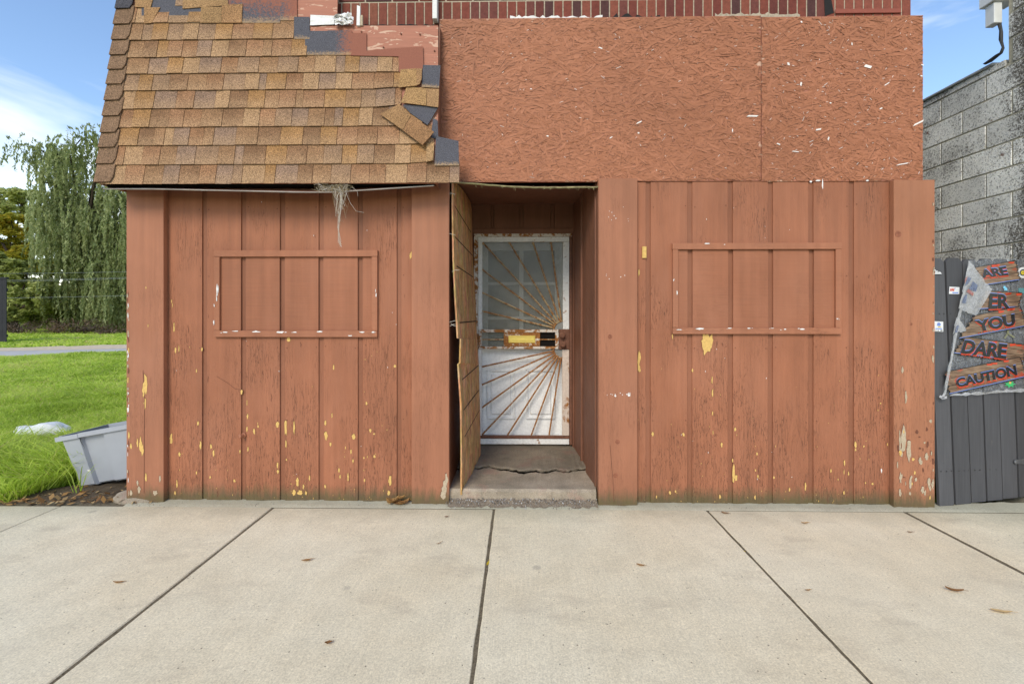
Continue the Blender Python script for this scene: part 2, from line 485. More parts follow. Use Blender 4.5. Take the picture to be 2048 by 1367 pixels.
def fence_mat():
    q = NB('dark_stained_fence_board', 0.65, 0.3); p = q.pos()
    g = q.noise(q.mp(p, (70, 70, 3)), 1, 4, 0.6)
    c = q.mul((0.074, 0.073, 0.078), q.ma('MULTIPLY', q.mr(g, 0.25, 0.75, 0.85, 1.15), q.mr(q.orand(), 0, 1, 0.88, 1.15)))
    ch = q.noise(q.mp(p, (60, 60, 9)), 1, 4, 0.7, 0.5)
    xx = q.mr(q.noise(q.mp(p, (5, 5, 1.2)), 1, 3), 0.5, 0.65, 0, 0.8)
    c = q.mix(q.ma('MULTIPLY', q.mr(ch, 0.69, 0.71), xx), c, (0.36, 0.30, 0.20))
    q.col(c); q.bump(g, 0.35, 0.002)
    return q.m
M['fence'] = fence_mat()
M['steel'] = flat('dull_steel', (0.25, 0.25, 0.26), 0.4, 0.5, 0.2, 30, 0.7)
def rusty(name, base, amount, scale=22):
    q = NB(name, 0.6, 0.3); p = q.pos()
    a = q.noise(p, scale, 5, 0.7, 0.4)
    b = q.noise(q.mp(p, loc=(3, 0, 0)), 60, 3, 0.7)
    rust = q.mix(q.mr(b, 0.3, 0.7), (0.17, 0.062, 0.022), (0.40, 0.17, 0.04))
    m = q.mr(a, 0.62 - amount, 0.68 - amount, 0, 1)
    c = q.mix(m, q.mul(tuple(base), q.mr(b, 0.3, 0.7, 0.85, 1.08)), rust)
    q.col(c); q.rough(q.mr(m, 0, 1, 0.45, 0.85)); q.bump(q.ma('ADD', q.ma('MULTIPLY', m, 0.4), b), 0.3, 0.002)
    return q.m
M['doorw'] = rusty('rust_stained_white_steel', (0.72, 0.71, 0.70), 0.01, 13)
M['doorr'] = rusty('heavily_rusted_white_steel', (0.62, 0.56, 0.50), 0.15, 14)
M['doorl'] = rusty('rust_washed_white_steel', (0.60, 0.50, 0.43), 0.05, 5)
M['slotp'] = rusty('rust_eaten_plate', (0.66, 0.60, 0.52), 0.24, 13)
M['bar'] = rusty('rusty_gilded_bar', (0.44, 0.33, 0.19), 0.15, 40)
M['barb'] = rusty('rusty_brown_bar', (0.40, 0.29, 0.21), 0.22, 40)
M['brownsteel'] = flat('brown_rusted_steel', (0.155, 0.068, 0.042), 0.7, 0.3, 0.35, 40)
M['innerdoor'] = rusty('white_panel_door', (0.80, 0.80, 0.80), -0.09, 6)
M['hubgrey'] = flat('grey_hub_plate', (0.22, 0.22, 0.21), 0.6, 0.3, 0.2, 30)
M['brass'] = flat('polished_brass', (0.80, 0.58, 0.16), 0.3, 0.5, 0.08, 30, 0.75)
def glass_mat():
    q = NB('dusty_glass', 0.12, 0.5); p = q.pos()
    tr = q.n('ShaderNodeBsdfTransparent'); tr.inputs[0].default_value = (0.85, 0.85, 0.83, 1)
    q.col((0.34, 0.34, 0.33))
    mx = q.n('ShaderNodeMixShader')
    q.set(mx.inputs[0], q.mr(q.noise(p, 7, 4, 0.6), 0.3, 0.7, 0.16, 0.30))
    q.t.links.new(tr.outputs[0], mx.inputs[1]); q.t.links.new(q.b.outputs[0], mx.inputs[2])
    q.t.links.new(mx.outputs[0], q.t.nodes['Material Output'].inputs['Surface'])
    return q.m
M['glass'] = glass_mat()
M['pane'] = flat('curtained_pane', (0.23, 0.23, 0.215), 0.35, 0.4, 0.3, 6)
def plastic_sheet(name, op, colr):
    q = NB(name, 0.22, 0.6); p = q.pos()
    tr = q.n('ShaderNodeBsdfTransparent')
    q.col(colr)
    cr_ = q.noise(p, 24, 4, 0.65, 1.5)
    streak = q.mr(q.ma('ABSOLUTE', q.ma('SUBTRACT', cr_, 0.5)), 0, 0.035, 0.30, 0)
    mx = q.n('ShaderNodeMixShader')
    q.set(mx.inputs[0], q.ma('ADD', streak, op))
    q.t.links.new(tr.outputs[0], mx.inputs[1]); q.t.links.new(q.b.outputs[0], mx.inputs[2])
    q.t.links.new(mx.outputs[0], q.t.nodes['Material Output'].inputs['Surface'])
    q.bump(cr_, 0.8, 0.01)
    return q.m
M['smudge'] = plastic_sheet('blue_ghost_print', 0.45, (0.16, 0.20, 0.33))
M['redsmudge'] = plastic_sheet('red_ghost_print', 0.40, (0.50, 0.16, 0.14))
M['film'] = plastic_sheet('clear_plastic_film', 0.07, (0.72, 0.76, 0.80))
M['filmfold'] = plastic_sheet('folded_plastic_film', 0.50, (0.55, 0.55, 0.56))
def print_wood():
    q = NB('printed_plank_pattern', 0.35, 0.5); p = q.pos()
    a = q.noise(q.mp(p, (8, 8, 60)), 1, 4, 0.6)
    c = q.ramp(a, [(0.3, (0.085, 0.05, 0.03)), (0.5, (0.20, 0.12, 0.075)), (0.7, (0.32, 0.22, 0.14))])
    rd = q.noise(p, 9, 3)
    c = q.mix(q.mr(rd, 0.60, 0.66, 0, 0.8), c, (0.45, 0.06, 0.03))
    q.col(c); return q.m
M['print'] = print_wood()
M['ink'] = flat('black_print_ink', (0.012, 0.012, 0.014), 0.35, 0.5)
M['redink'] = flat('red_print_ink', (0.62, 0.055, 0.018), 0.35, 0.5)
M['blueink'] = flat('blue_print_ink', (0.16, 0.25, 0.60), 0.35, 0.5)
M['whiteink'] = flat('white_sticker', (0.72, 0.72, 0.72), 0.4, 0.4, 0.05)
M['yellowink'] = flat('yellow_print_ink', (0.66, 0.52, 0.05), 0.4, 0.4)
M['greenink'] = flat('green_print_ink', (0.05, 0.45, 0.15), 0.4, 0.4)
M['cyanink'] = flat('cyan_print_ink', (0.20, 0.55, 0.75), 0.4, 0.4)
M['tape'] = flat('grey_adhesive_tape', (0.42, 0.42, 0.44), 0.4, 0.4)
M['tote'] = flat('grey_plastic_tote', (0.33, 0.345, 0.38), 0.42, 0.4, 0.06, 6)
M['bag'] = flat('white_plastic_bag', (0.78, 0.78, 0.78), 0.35, 0.5, 0.04, 8)
M['straw'] = flat('dry_straw', (0.36, 0.28, 0.17), 0.85, 0.1, 0.3, 60)
M['strawpale'] = flat('pale_fibre', (0.62, 0.56, 0.48), 0.85, 0.1, 0.2, 60)
M['nest'] = flat('nest_lint', (0.22, 0.18, 0.14), 0.95, 0.05, 0.5, 50)
def soil():
    q = NB('bare_soil', 0.95, 0.1); p = q.pos()
    a = q.noise(p, 18, 5, 0.7); b = q.noise(p, 120, 3, 0.7)
    c = q.mix(q.mr(a, 0.3, 0.7), (0.075, 0.054, 0.036), (0.155, 0.12, 0.085))
    q.col(q.mul(c, q.mr(b, 0.3, 0.7, 0.7, 1.3))); q.bump(q.ma('ADD', a, b), 0.8, 0.012)
    return q.m
M['soil'] = soil()
def gritty():
    q = NB('gritty_rubble', 0.95, 0.1); p = q.pos()
    c = q.ramp(q.noise(p, 130, 4, 0.8), [(0.32, (0.08, 0.06, 0.04)), (0.5, (0.22, 0.175, 0.13)), (0.64, (0.30, 0.25, 0.19)), (0.74, (0.55, 0.50, 0.43))])
    q.col(c); q.bump(q.noise(p, 90, 3, .7), 0.8, 0.006)
    return q.m
M['gritty'] = gritty()
def lawn_ground():
    q = NB('lawn_turf', 0.95, 0.05); p = q.pos()
    a = q.noise(p, 0.5, 5, 0.65); b = q.noise(p, 9, 4, 0.7)
    c = q.mix(q.mr(a, 0.35, 0.65), (0.26, 0.36, 0.04), (0.32, 0.40, 0.06))
    q.col(q.mul(c, q.mr(b, 0.25, 0.75, 0.7, 1.3))); q.bump(b, 0.8, 0.05)
    return q.m
M['lawn'] = lawn_ground()
def leafm(name, stops, trans=0.35, rough=0.55):
    q = NB(name, rough, 0.3)
    c = q.ramp(q.attr('tone'), stops)
    q.col(c)
    tl = q.n('ShaderNodeBsdfTranslucent'); q.set(tl.inputs[0], c)
    mx = q.n('ShaderNodeMixShader'); mx.inputs[0].default_value = trans
    q.t.links.new(q.b.outputs[0], mx.inputs[1]); q.t.links.new(tl.outputs[0], mx.inputs[2])
    q.t.links.new(mx.outputs[0], q.t.nodes['Material Output'].inputs['Surface'])
    return q.m
M['grass'] = leafm('grass_blades', [(0, (0.23, 0.34, 0.025)), (0.45, (0.52, 0.67, 0.085)), (0.85, (0.70, 0.80, 0.17)), (0.93, (0.62, 0.62, 0.18)), (1, (0.62, 0.50, 0.24))], 0.5)
M['willow'] = leafm('willow_leaves', [(0, (0.15, 0.18, 0.06)), (0.5, (0.32, 0.36, 0.15)), (1, (0.50, 0.53, 0.27))], 0.45)
M['dkleaf'] = leafm('dark_tree_leaves', [(0, (0.18, 0.22, 0.06)), (0.5, (0.40, 0.44, 0.13)), (1, (0.58, 0.60, 0.23))], 0.45)
M['maple'] = leafm('autumn_leaves', [(0, (0.27, 0.27, 0.04)), (0.5, (0.54, 0.48, 0.06)), (0.85, (0.64, 0.44, 0.055)), (1, (0.60, 0.26, 0.045))], 0.45)
M['yelgreen'] = leafm('yellow_green_leaves', [(0, (0.10, 0.13, 0.02)), (0.6, (0.24, 0.26, 0.03)), (1, (0.40, 0.36, 0.05))], 0.4)
M['brush'] = leafm('dead_brush', [(0, (0.065, 0.044, 0.030)), (0.6, (0.14, 0.095, 0.065)), (1, (0.19, 0.10, 0.05))], 0.1)
M['dryleaf'] = leafm('fallen_dry_leaves', [(0, (0.17, 0.075, 0.028)), (0.5, (0.36, 0.20, 0.07)), (1, (0.55, 0.40, 0.20))], 0.2, 0.7)
M['bark'] = flat('tree_bark', (0.060, 0.045, 0.034), 0.95, 0.1, 0.4, 8)
M['gravel'] = leafm('gravel_bits', [(0, (0.10, 0.08, 0.065)), (0.7, (0.30, 0.27, 0.24)), (0.93, (0.5, 0.48, 0.46)), (1, (0.75, 0.75, 0.75))], 0.0, 0.85)
M['asphalt'] = flat('old_asphalt', (0.46, 0.44, 0.42), 0.9, 0.15, 0.15, 3)
M['sand'] = flat('sandy_verge', (0.58, 0.47, 0.34), 0.95, 0.1, 0.25, 5)
M['road'] = flat('road_asphalt', (0.06, 0.06, 0.06), 0.9, 0.15, 0.2, 10)
M['kerb'] = flat('kerb_concrete', (0.42, 0.40, 0.36), 0.9, 0.15, 0.15, 12)
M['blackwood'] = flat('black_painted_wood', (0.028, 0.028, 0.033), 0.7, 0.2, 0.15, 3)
M['wire'] = flat('cable_sheath', (0.30, 0.32, 0.33), 0.6, 0.2)
M['roofing'] = flat('flat_roof_felt', (0.10, 0.10, 0.10), 0.95, 0.1)

# ================================================================== GROUND
tag(mk('terrain', [(-500, -300, -0.3), (500, -300, -0.3), (500, 700, -0.3), (-500, 700, -0.3)], [(0, 1, 2, 3)], M['lawn']), kind='structure')
tag(box('lawn', (-90, 3.30, -0.29), (-2.4, 64, -0.02), M['lawn']), kind='structure')
# alley crossing behind the lawn, with a sandy verge
def alley():
    a0, a1 = G(0, 713), G(254, 702)
    b0, b1 = G(0, 702), G(254, 697)
    def ext(p, q, t): return p + (q - p) * t
    n0, n1 = ext(a0, a1, -4), ext(a0, a1, 5); f0, f1 = ext(b0, b1, -4), ext(b0, b1, 5)
    z = 0.0
    tag(mk('alley', [(n0.x, n0.y, z), (n1.x, n1.y, z), (f1.x, f1.y, z), (f0.x, f0.y, z)], [(0, 1, 2, 3)], M['asphalt']), kind='structure')
    c0, c1 = G(0, 696), G(200, 690); g0, g1 = ext(c0, c1, -4), ext(c0, c1, 5)
    pts_n = [f0.lerp(f1, i / 40) for i in range(41)]; pts_f = [g0.lerp(g1, i / 40) + Vector((0, R(-0.35, 0.5), 0)) for i in range(41)]
    vs = [(p.x, p.y, z + 0.004) for p in pts_n] + [(p.x, p.y, z + 0.004) for p in pts_f]
    tag(mk('sandy_verge', vs, [(i, i + 1, i + 42, i + 41) for i in range(40)], M['sand']), kind='structure')
alley()

# ---------------- pavement: slabs with real joints
pav = empty('pavement', (0, 1.5, -0.012), kind='structure')
jx = [G(558, 1005).x, G(990, 1005).x, G(1405, 1010).x, G(1800, 1018).x]
sp_ = (jx[2] - jx[0]) / 2
jx = [jx[0] - 2 * sp_, jx[0] - sp_] + jx + [jx[3] + sp_, jx[3] + 2 * sp_]
YB = 3.335
mk('joint_bed', [(jx[0] - 3, -0.6, -0.0045), (jx[-1] + 3, -0.6, -0.0045), (jx[-1] + 3, 3.44, -0.0045), (jx[0] - 3, 3.44, -0.0045)], [(0, 1, 2, 3)], M['joint'], pav)
for a, b in zip([jx[0] - 3] + jx, jx + [jx[-1] + 3]):
    g = 0.0068
    ga_, gb_ = (0.013 if abs(a - jx[5]) < .01 else g), (0.013 if abs(b - jx[5]) < .01 else g)
    zt = R(-0.002, 0.002)
    if b <= jx[1] + 0.01:         # left of the building the joints are filled and nearly gone
        ga_ = gb_ = 0.003
    m_ = MB()
    nx, ny = 1, 22
    # slab with slightly chipped edges
    def edge(x, s):
        return [(x + s * (abs(R(-1, 1)) ** 3) * 0.0035, y) for y in np.linspace(-0.55, YB, 60)]
    L_, R_ = edge(a + ga_, 1), edge(b - gb_, -1)
    vs = []; fs = []
    n = len(L_)
    for (x, y) in L_: vs += [(x, y, -0.10), (x, y, zt - 0.005), (x + 0.005, y, zt)]
    for (x, y) in R_: vs += [(x - 0.005, y, zt), (x, y, zt - 0.005), (x, y, -0.10)]
    o2 = 3 * n
    for i in range(n - 1):
        p, q_ = 3 * i, 3 * i + 3; r_, s_ = o2 + 3 * i, o2 + 3 * i + 3
        fs += [(p, p + 1, q_ + 1, q_), (p + 1, p + 2, q_ + 2, q_ + 1), (p + 2, r_, s_, q_ + 2), (r_, r_ + 1, s_ + 1, s_), (r_ + 1, r_ + 2, s_ + 2, s_ + 1)]
    fs.append(tuple([0, 1, 2, o2, o2 + 1, o2 + 2])[::1])
    e = 3 * (n - 1)
    fs.append((o2 + e + 2, o2 + e + 1, o2 + e, e + 2, e + 1, e))
    mk('slab', vs, fs, M['slab'], pav)
# narrow concrete strip between slabs and wall, lumpy where it meets the boards
def strip():
    xs = np.linspace(-2.95, 6.0, 260); ys = [YB + 0.004, YB + 0.03, YB + 0.06, YB + 0.09, YB + 0.125, YB + 0.16]
    vs = []; fs = []
    for i, x in enumerate(xs):
        for j, y in enumerate(ys):
            rise = 0 if j == 0 else 0.003 + 0.005 * j / 5 * (1 + math.sin(x * 7) * 0.4 + math.sin(x * 23) * .4)
            vs.append((x, y, rise + (R(-0.002, 0.003) if j else 0)))
    k = len(ys)
    for i in range(len(xs) - 1):
        for j in range(k - 1):
            a = i * k + j
            fs.append((a, a + k, a + k + 1, a + 1))
    tag(mk('wall_foot_strip', vs, fs, M['strip'], smooth=True), kind='structure')
strip()
tag(box('kerb', (-30, -0.78, -0.16), (30, -0.615, -0.004), M['kerb'], bev=0.012), kind='structure')
tag(mk('road', [(-60, -9, -0.14), (60, -9, -0.14), (60, -0.75, -0.14), (-60, -0.75, -0.14)], [(0, 1, 2, 3)], M['road']), kind='structure')
# bare soil patch between lawn and pavement at the building's corner
def soilpatch():
    vs = []; fs = []
    nx, ny = 60, 14
    for i in range(nx):
        x = -5.6 + i * (2.9 / (nx - 1))
        y0 = 3.30 + 0.10 * min(1, max(0, (x + 4.6) / 1.6)) + R(-0.015, 0.015)
        y1 = 3.50 + 0.55 * min(1, max(0, (x + 3.95) * 2)) + 0.05 * math.sin(x * 9)
        for j in range(ny):
            t = j / (ny - 1)
            vs.append((x, y0 + (y1 - y0) * t, -0.012 + 0.018 * math.sin(t * math.pi * 0.7) + R(0, 0.012)))
    for i in range(nx - 1):
        for j in range(ny - 1):
            a = i * ny + j
            fs.append((a, a + ny, a + ny + 1, a + 1))
    tag(mk('soil_patch', vs, fs, M['soil'], smooth=True), kind='structure')
soilpatch()

# ================================================================== BUILDING
YF, YS, YO, YB_ = 3.405, 3.452, 3.446, 3.466     # post face, plank face, strand board face, brick face
XL, XR = -2.965, 3.06
bld = empty('storefront_building', (0, 3.6, 0), 'boarded-up reddish brown storefront with a half-shingled upper front', 'building')
SP, OP, BP, PP = WP(YS), WP(YO), WP(YB_), WP(YF)
xe0 = PP.at(898, 700).x; xe1 = PP.at(1197, 700).x        # entry opening
bodyf = 3.486
mbw = MB()
mbw.box((XL + .005, bodyf, -0.1), (xe0 - 0.02, 9.5, 3.60)); mbw.box((xe1 + 0.03, bodyf, -0.1), (XR - .03, 9.5, 3.60))
mbw.box((xe0 - 0.02, bodyf, 2.62), (xe1 + 0.03, 9.5, 3.60)); mbw.box((XL + .012, bodyf, 3.601), (2.925, 9.5, 4.16)); mbw.box((xe0 - 0.02, 4.66, -0.1), (xe1 + 0.03, 9.5, 2.62))
mbw.build('wall', M['dark'], bld)
box('flat_roof', (XL - .02, 3.44, 4.165), (2.95, 9.53, 4.22), M['roofing'], bld)

# ---- siding
def siding(x_edges, top_px, xl, xr, grooves):
    x0, x1 = SP.at(xl, 700).x, SP.at(xr, 700).x
    zt = SP.at((xl + xr) / 2, top_px).z
    box('backing_panel', (x0, YS + 0.010, 0.004), (x1, bodyf - 0.002, zt), M['groove'], bld)
    out = []
    cur = x0
    for (ga, gb) in grooves + [(None, None)]:
        xa = SP.at(ga, 700).x if ga else x1
        pl = MB().box((cur + .001, YS + R(-0.0012, 0.0012), 0.003 + R(0, 0.006)), (xa - .001, YS + 0.0098, zt - R(0, 0.004)), 0.0016)
        pl.build('plank', M['plank'], bld)
        out.append((cur, xa))
        if gb: cur = SP.at(gb, 700).x
    return out, zt
gl = [(404.5, 413.5), (482.5, 492), (560, 570), (637.5, 647), (716, 725.5), (794, 802.5)]
gr = [(1292, 1301), (1375, 1384.5), (1456, 1465.5), (1536, 1545.5), (1617, 1627), (1698, 1708)]
PL, ztl = siding(None, 352, 322, 840, gl)
PR, ztr = siding(None, 362, 1262, 1800, gr)
# ---- upright posts (flat boards)
def post(xa, xb, ytop, mat, deep=None, zb=0.0, split=None):
    x0, x1 = PP.at(xa, 700).x, PP.at(xb, 700).x
    zt = PP.at((xa + xb) / 2, ytop).z
    yb = deep or YS - 0.002
    if split:
        xs = PP.at(split, 700).x
        a = MB().box((x0, YF, zb), (xs - 0.0012, yb, zt), 0.003); a.box((xs + 0.0012, YF + .0015, zb), (x1, yb, zt - .002), 0.003)
        return a.build('post', mat, bld)
    return MB().box((x0, YF, zb), (x1, yb, zt), 0.003).build('post', mat, bld)
post(252.5, 327, 366, M['post'])
post(823, 898, 352, M['post'])
post(1197, 1275, 356.5, M['post'])
post(1788, 1870, 359.5, M['postr'])
# edge boards behind the outer posts close the corner
box('corner_board', (XL + .0, YS + .0, 0.0), (SP.at(321, 700).x, bodyf - .002, ztl), M['groove'], bld)
box('corner_board', (SP.at(1801, 700).x, YS + .0, 0.0), (XR - .008, bodyf - .002, ztr), M['groove'], bld)

# ---- blind window frames made of four strips, with rough infill boards inside
def frame(xl, xr, yt, yb, th, planks, ang=0.0):
    FP = WP(YS - 0.022)
    a, b = FP.at(xl, yt), FP.at(xr, yb)
    root = empty('window_frame', ((a.x + b.x) / 2, YS - 0.002, (a.z + b.z) / 2), parent=bld)
    t = th * 3.45 / F
    y0, y1 = YS - 0.022, YS - 0.0016
    MB().box((a.x, y0 - .0015, a.z - t), (b.x, y1, a.z), 0.002).build('rail', M['trim'], root)
    MB().box((a.x + .002, y0 - .002, b.z), (b.x - .003, y1, b.z + t), 0.002).build('rail', M['trim'], root)
    MB().box((a.x + .003, y0, b.z + t + .001), (a.x + t * .92, y1, a.z - t - .001), 0.002).build('stile', M['trim'], root)
    MB().box((b.x - t * .92, y0, b.z + t + .001), (b.x - .002, y1, a.z - t - .001), 0.002).build('stile', M['trim'], root)
    for (p, q_) in planks:                                      # infill panels, horizontal saw marks
        xa, xb = max(p + .001, a.x + t * .95), min(q_ - .001, b.x - t * .95)
        if xb - xa > 0.015:
            box('infill_board', (xa, YS - 0.0045, b.z + t + .001), (xb, YS - .0018, a.z - t - .001), M['plankh'], root)
    return a, b
fl = frame(427, 755, 500.5, 674, 13, PL)
fr = frame(1345, 1684, 486, 668, 12.5, PR)

# ---- peeled paint: irregular thin patches of older paint layers
def chip_poly(x, z, w_, h_, n=13):
    pts = []
    for k in range(n):
        t = 2 * math.pi * k / n + R(-0.12, 0.12)
        r = R(0.55, 1.0) * (1.15 if abs(math.sin(t)) > 0.8 else 0.85)
        pts.append((x + math.cos(t) * w_ * r, z + math.sin(t) * h_ * r))
    return pts
class Chips:
    def __init__(s): s.v = []; s.f = []
    def add(s, pts, y):
        y -= R(0, 0.0007); b = len(s.v); s.v += [(p[0], y, p[1]) for p in pts]; s.f.append(tuple(range(b, b + len(pts))))
    def build(s, name, mat):
        if s.v: mk(name, s.v, s.f, mat, bld, kind='stuff')
cy, cw, cb, cc = Chips(), Chips(), Chips(), Chips()
yp = YS - 0.0024
def edge_shade(c, h_): return c is not cw and h_ >= 8
def px_chip(c, x, y, w_, h_, yy=yp, n=13):
    p = PY(x, y, yy); k = 3.45 / F / 2
    pts = chip_poly(p.x, p.z, w_ * k, h_ * k, n)
    c.add(pts, yy)
    if edge_shade(c, h_):
        cc.add([(p.x + (q[0] - p.x) * 1.10 - .0016, p.z + (q[1] - p.z) * 1.06 + .0022) for q in pts], yy + .0008)  # shadow of the lifted paint edge, drawn as a larger dark patch behind
# measured patches (photo pixels: centre, width, height)
for (x, y, a, b) in [(348, 655, 4, 22), (351, 700, 5, 10), (358, 697, 3, 12), (343, 602, 2.5, 8), (345, 610, 2, 8), (393, 741, 3, 6), (404, 698, 4, 8), (342, 878, 7, 22),
                     (396, 846, 5, 8), (359, 908, 6, 9), (401, 890, 5, 18), (422, 893, 6, 10), (427, 905, 5, 14), (483, 783, 6, 9), (495, 832, 5, 10), (494, 805, 2, 10), (494, 857, 4, 12),
                     (508, 862, 6, 10), (516, 852, 4, 6), (480, 902, 4, 8), (496, 898, 3, 9), (555, 848, 8, 12), (555, 930, 4, 12), (556, 942, 6, 10), (571, 853, 7, 34), (588, 855, 5, 26), (572, 887, 4, 18),
                     (577, 678, 10, 10), (573, 918, 3, 5), (420, 954, 5, 6), (469, 961, 6, 6), (354, 968, 4, 16), (393, 945, 3, 8), (350, 1000 - 15, 4, 8), (595, 962, 8, 22), (600, 985, 14, 10), (619, 955, 4, 12), (607, 972, 4, 10),
                     (588, 985, 10, 12), (612, 985, 6, 8), (652, 870, 9, 18), (707, 872, 9, 11), (667, 735, 4, 10), (661, 888, 5, 8), (651, 845, 6, 10), (702, 903, 4, 8), (706, 921, 4, 8), (678, 940, 5, 10), (696, 953, 4, 16),
                     (680, 953, 4, 8), (650, 972, 5, 8), (691, 895, 3, 6), (664, 830, 3, 10), (790, 732, 6, 6), (733, 806, 5, 6), (741, 860, 6, 7), (748, 867, 5, 4), (749, 912, 6, 6), (728, 915, 4, 4), (780, 962, 7, 22), (778, 985, 8, 10), (729, 960, 4, 6), (822, 510, 5, 14), (820, 512, 3, 12),
                     (1413, 687, 24, 40), (1408, 684, 12, 36), (1422, 680, 10, 26), (1345, 672, 3, 12), (1385, 740, 4, 7), (1424, 760, 3, 14), (1425, 786, 4, 16), (1425, 826, 3, 8), (1443, 888, 5, 10), (1426, 864, 2, 8), (1470, 858, 6, 8), (1305, 867, 6, 8), (1367, 868, 6, 8), (1467, 945, 7, 34), (1472, 955, 8, 10), (1465, 920, 3, 8),
                     (1516, 952, 4, 7), (1511, 940, 3, 6), (1514, 907, 4, 6), (1340, 985, 6, 8), (1351, 982, 4, 5), (1313, 993, 3, 8), (1510, 994, 5, 8), (1440, 993, 5, 8), (1579, 978, 4, 8), (1611, 972, 5, 14), (1548, 954, 5, 5), (1689, 925, 4, 10), (1697, 947, 3, 9), (1688, 943, 2, 10), (1711, 889, 6, 12), (1711, 899, 4, 5), (1728, 892, 4, 4),
                     (1676, 958, 3, 3), (1688, 985, 4, 8), (1745, 967, 5, 5), (1731, 965, 3, 4), (1761, 806, 4, 3), (1756, 820, 2, 4), (1775, 888, 3, 6), (1662, 941, 4, 7)]:
    px_chip(cy, x, y, a * 1.15, b * 1.1)
for i in range(130):            # many specks, most of them low down
    pl = random.choice(PL + PR)
    x = R(pl[0] + 0.008, pl[1] - 0.008); z = 0.02 + 1.25 * random.random() ** 2.6
    s_ = R(0.0012, 0.0042)
    cy.add(chip_poly(x, z, s_, s_ * R(1.0, 3.2), 8), yp)
ypp = YF - 0.0012
for (x, y, a, b) in [(291, 768, 12, 40), (287, 780, 8, 30), (290, 807, 8, 20), (275, 885, 5, 22), (281, 890, 9, 34), (285, 900, 7, 24), (292, 954, 6, 16), (296, 651, 3, 8), (257, 700, 4, 12), (292, 575, 3, 6), (256, 760, 4, 14), (258, 870, 5, 14), (262, 892, 6, 12),
                     (1805, 740, 6, 16), (1812, 794, 7, 24), (1800, 895, 5, 20), (1861, 842, 7, 7), (1866, 718, 6, 16), (1853, 912, 10, 18), (1865, 968, 8, 18), (1845, 980, 9, 16), (1795, 930, 4, 14), (1842, 924, 8, 10)]:
    px_chip(cy if x < 1700 else cb, x, y, a, b, ypp)
for (x, y, a, b) in [(1800, 880, 6, 26), (1807, 882, 15, 62), (1818, 902, 14, 42), (1803, 905, 8, 20), (1821, 965, 8, 24), (1801, 955, 7, 22), (1800, 985, 7, 16), (1858, 965, 9, 22), (1840, 920, 8, 14), (1850, 985, 6, 12),
                     (278, 978, 10, 14), (275, 965, 6, 12), (320, 957, 6, 12), (310, 985, 14, 10), (889, 975, 14, 36), (893, 960, 8, 26), (886, 990, 16, 18), (262, 985, 8, 16)]:
    px_chip(cb, x, y, a, b, ypp, 16)
for x in np.linspace(1795, 1868, 26):                    # badly peeled foot of the right post
    px_chip(random.choice([cb, cb, cc, cc, cy]), x + R(-2, 2), R(850, 1000), R(2, 8), R(3, 14), ypp - R(0.0002, 0.0006), 9)
for k in range(40):                                       # ragged outer edges
    px_chip(random.choice([cb, cw, cc]), 254.5 + R(0, 3), R(560, 990), R(1.5, 5), R(4, 14), ypp, 7)
    if k < 18: px_chip(random.choice([cb, cc]), 1866 + R(0, 2), R(400, 990), R(1.5, 5), R(3, 12), ypp, 7)
for (x, y, a, b) in [(1275, 722, 7, 40), (1277, 500 + 213, 8, 26), (1277, 737, 6, 12), (1276, 545, 4, 14)]:
    px_chip(cy, x + 2, y, a, b)
p0, p1 = PY(1284, 493, YS - .004), PY(1292.5, 516, YS - .004)
box('wood_block', (p0.x, YS - .012, p1.z), (p1.x, YS - .0024, p0.z), M['yellow'], bld, 0.001)
ya = YS - 0.0252
for (x, y, a, b) in [(434, 580, 4, 30), (433, 596, 3, 18), (428, 610, 3, 14), (428, 645, 3, 22), (450, 664, 22, 5), (472, 662, 26, 3), (512, 663, 30, 4), (560, 664, 30, 5), (590, 664, 14, 4), (640, 663, 16, 4), (725, 664, 12, 5), (746, 664, 14, 4), (700, 671, 24, 3), (752, 590, 3, 10), (751, 582, 2, 10),
                     (1354, 585, 3, 12), (1347, 560, 2, 8), (1414, 487, 18, 4), (1449, 489, 5, 2), (1358, 659, 18, 4), (1400, 657, 40, 4), (1460, 656, 16, 3), (1498, 656, 12, 3), (1570, 658, 14, 4), (1605, 658, 20, 4), (1675, 637, 6, 4), (1545, 656, 10, 2)]:
    px_chip(cw, x, y, a * R(.45, 1.1), b * R(.45, .9), ya, 12); px_chip(cw, x + R(-.7, .7) * a, y + R(-.5, .5) * min(b, 5), max(2, a * R(.15, .4)), b * R(.3, .6), ya, 8)
for k in range(35):
    x = random.choice([R(1302, 1690), R(345, 800)])
    px_chip(cw, x, R(400, 980), R(1, 2.2), R(1.2, 4), yp, 6)
for k in range(26):                                       # scuffs on the post right of the entry
    px_chip(cw, R(1212, 1262), random.choice([R(405, 445), R(785, 790), R(535, 560)]), R(1, 3), R(1, 3), ypp, 6)
for (x, y, a, b) in [(1231, 791, 6, 4), (1258, 790, 9, 5), (1245, 789, 3, 2), (1645, 368, 4, 22), (1622, 363, 7, 4), (1636, 361, 14, 3), (1735, 361, 8, 3), (1763, 940, 4, 10)]:
    px_chip(cw, x, y, a, b, ypp, 9)
for k in range(60):                                       # split, dark lifted edges of the paint film
    pl = random.choice(PL + PR); x = R(pl[0] + .01, pl[1] - .01); z = 0.03 + 2.2 * random.random() ** 1.7
    pts = []; hh = R(0.01, 0.035); ww = R(0.0012, 0.003)
    xs_ = [x + R(-0.004, 0.004) for _ in range(5)]
    left = [(xs_[i] - ww * (0.3 if i in (0, 4) else R(.5, 1)), z + (i - 2) * hh / 2) for i in range(5)]
    right = [(xs_[i] + ww * (0.3 if i in (0, 4) else R(.5, 1)), z + (i - 2) * hh / 2) for i in range(5)]
    cc.add(left + right[::-1], yp)
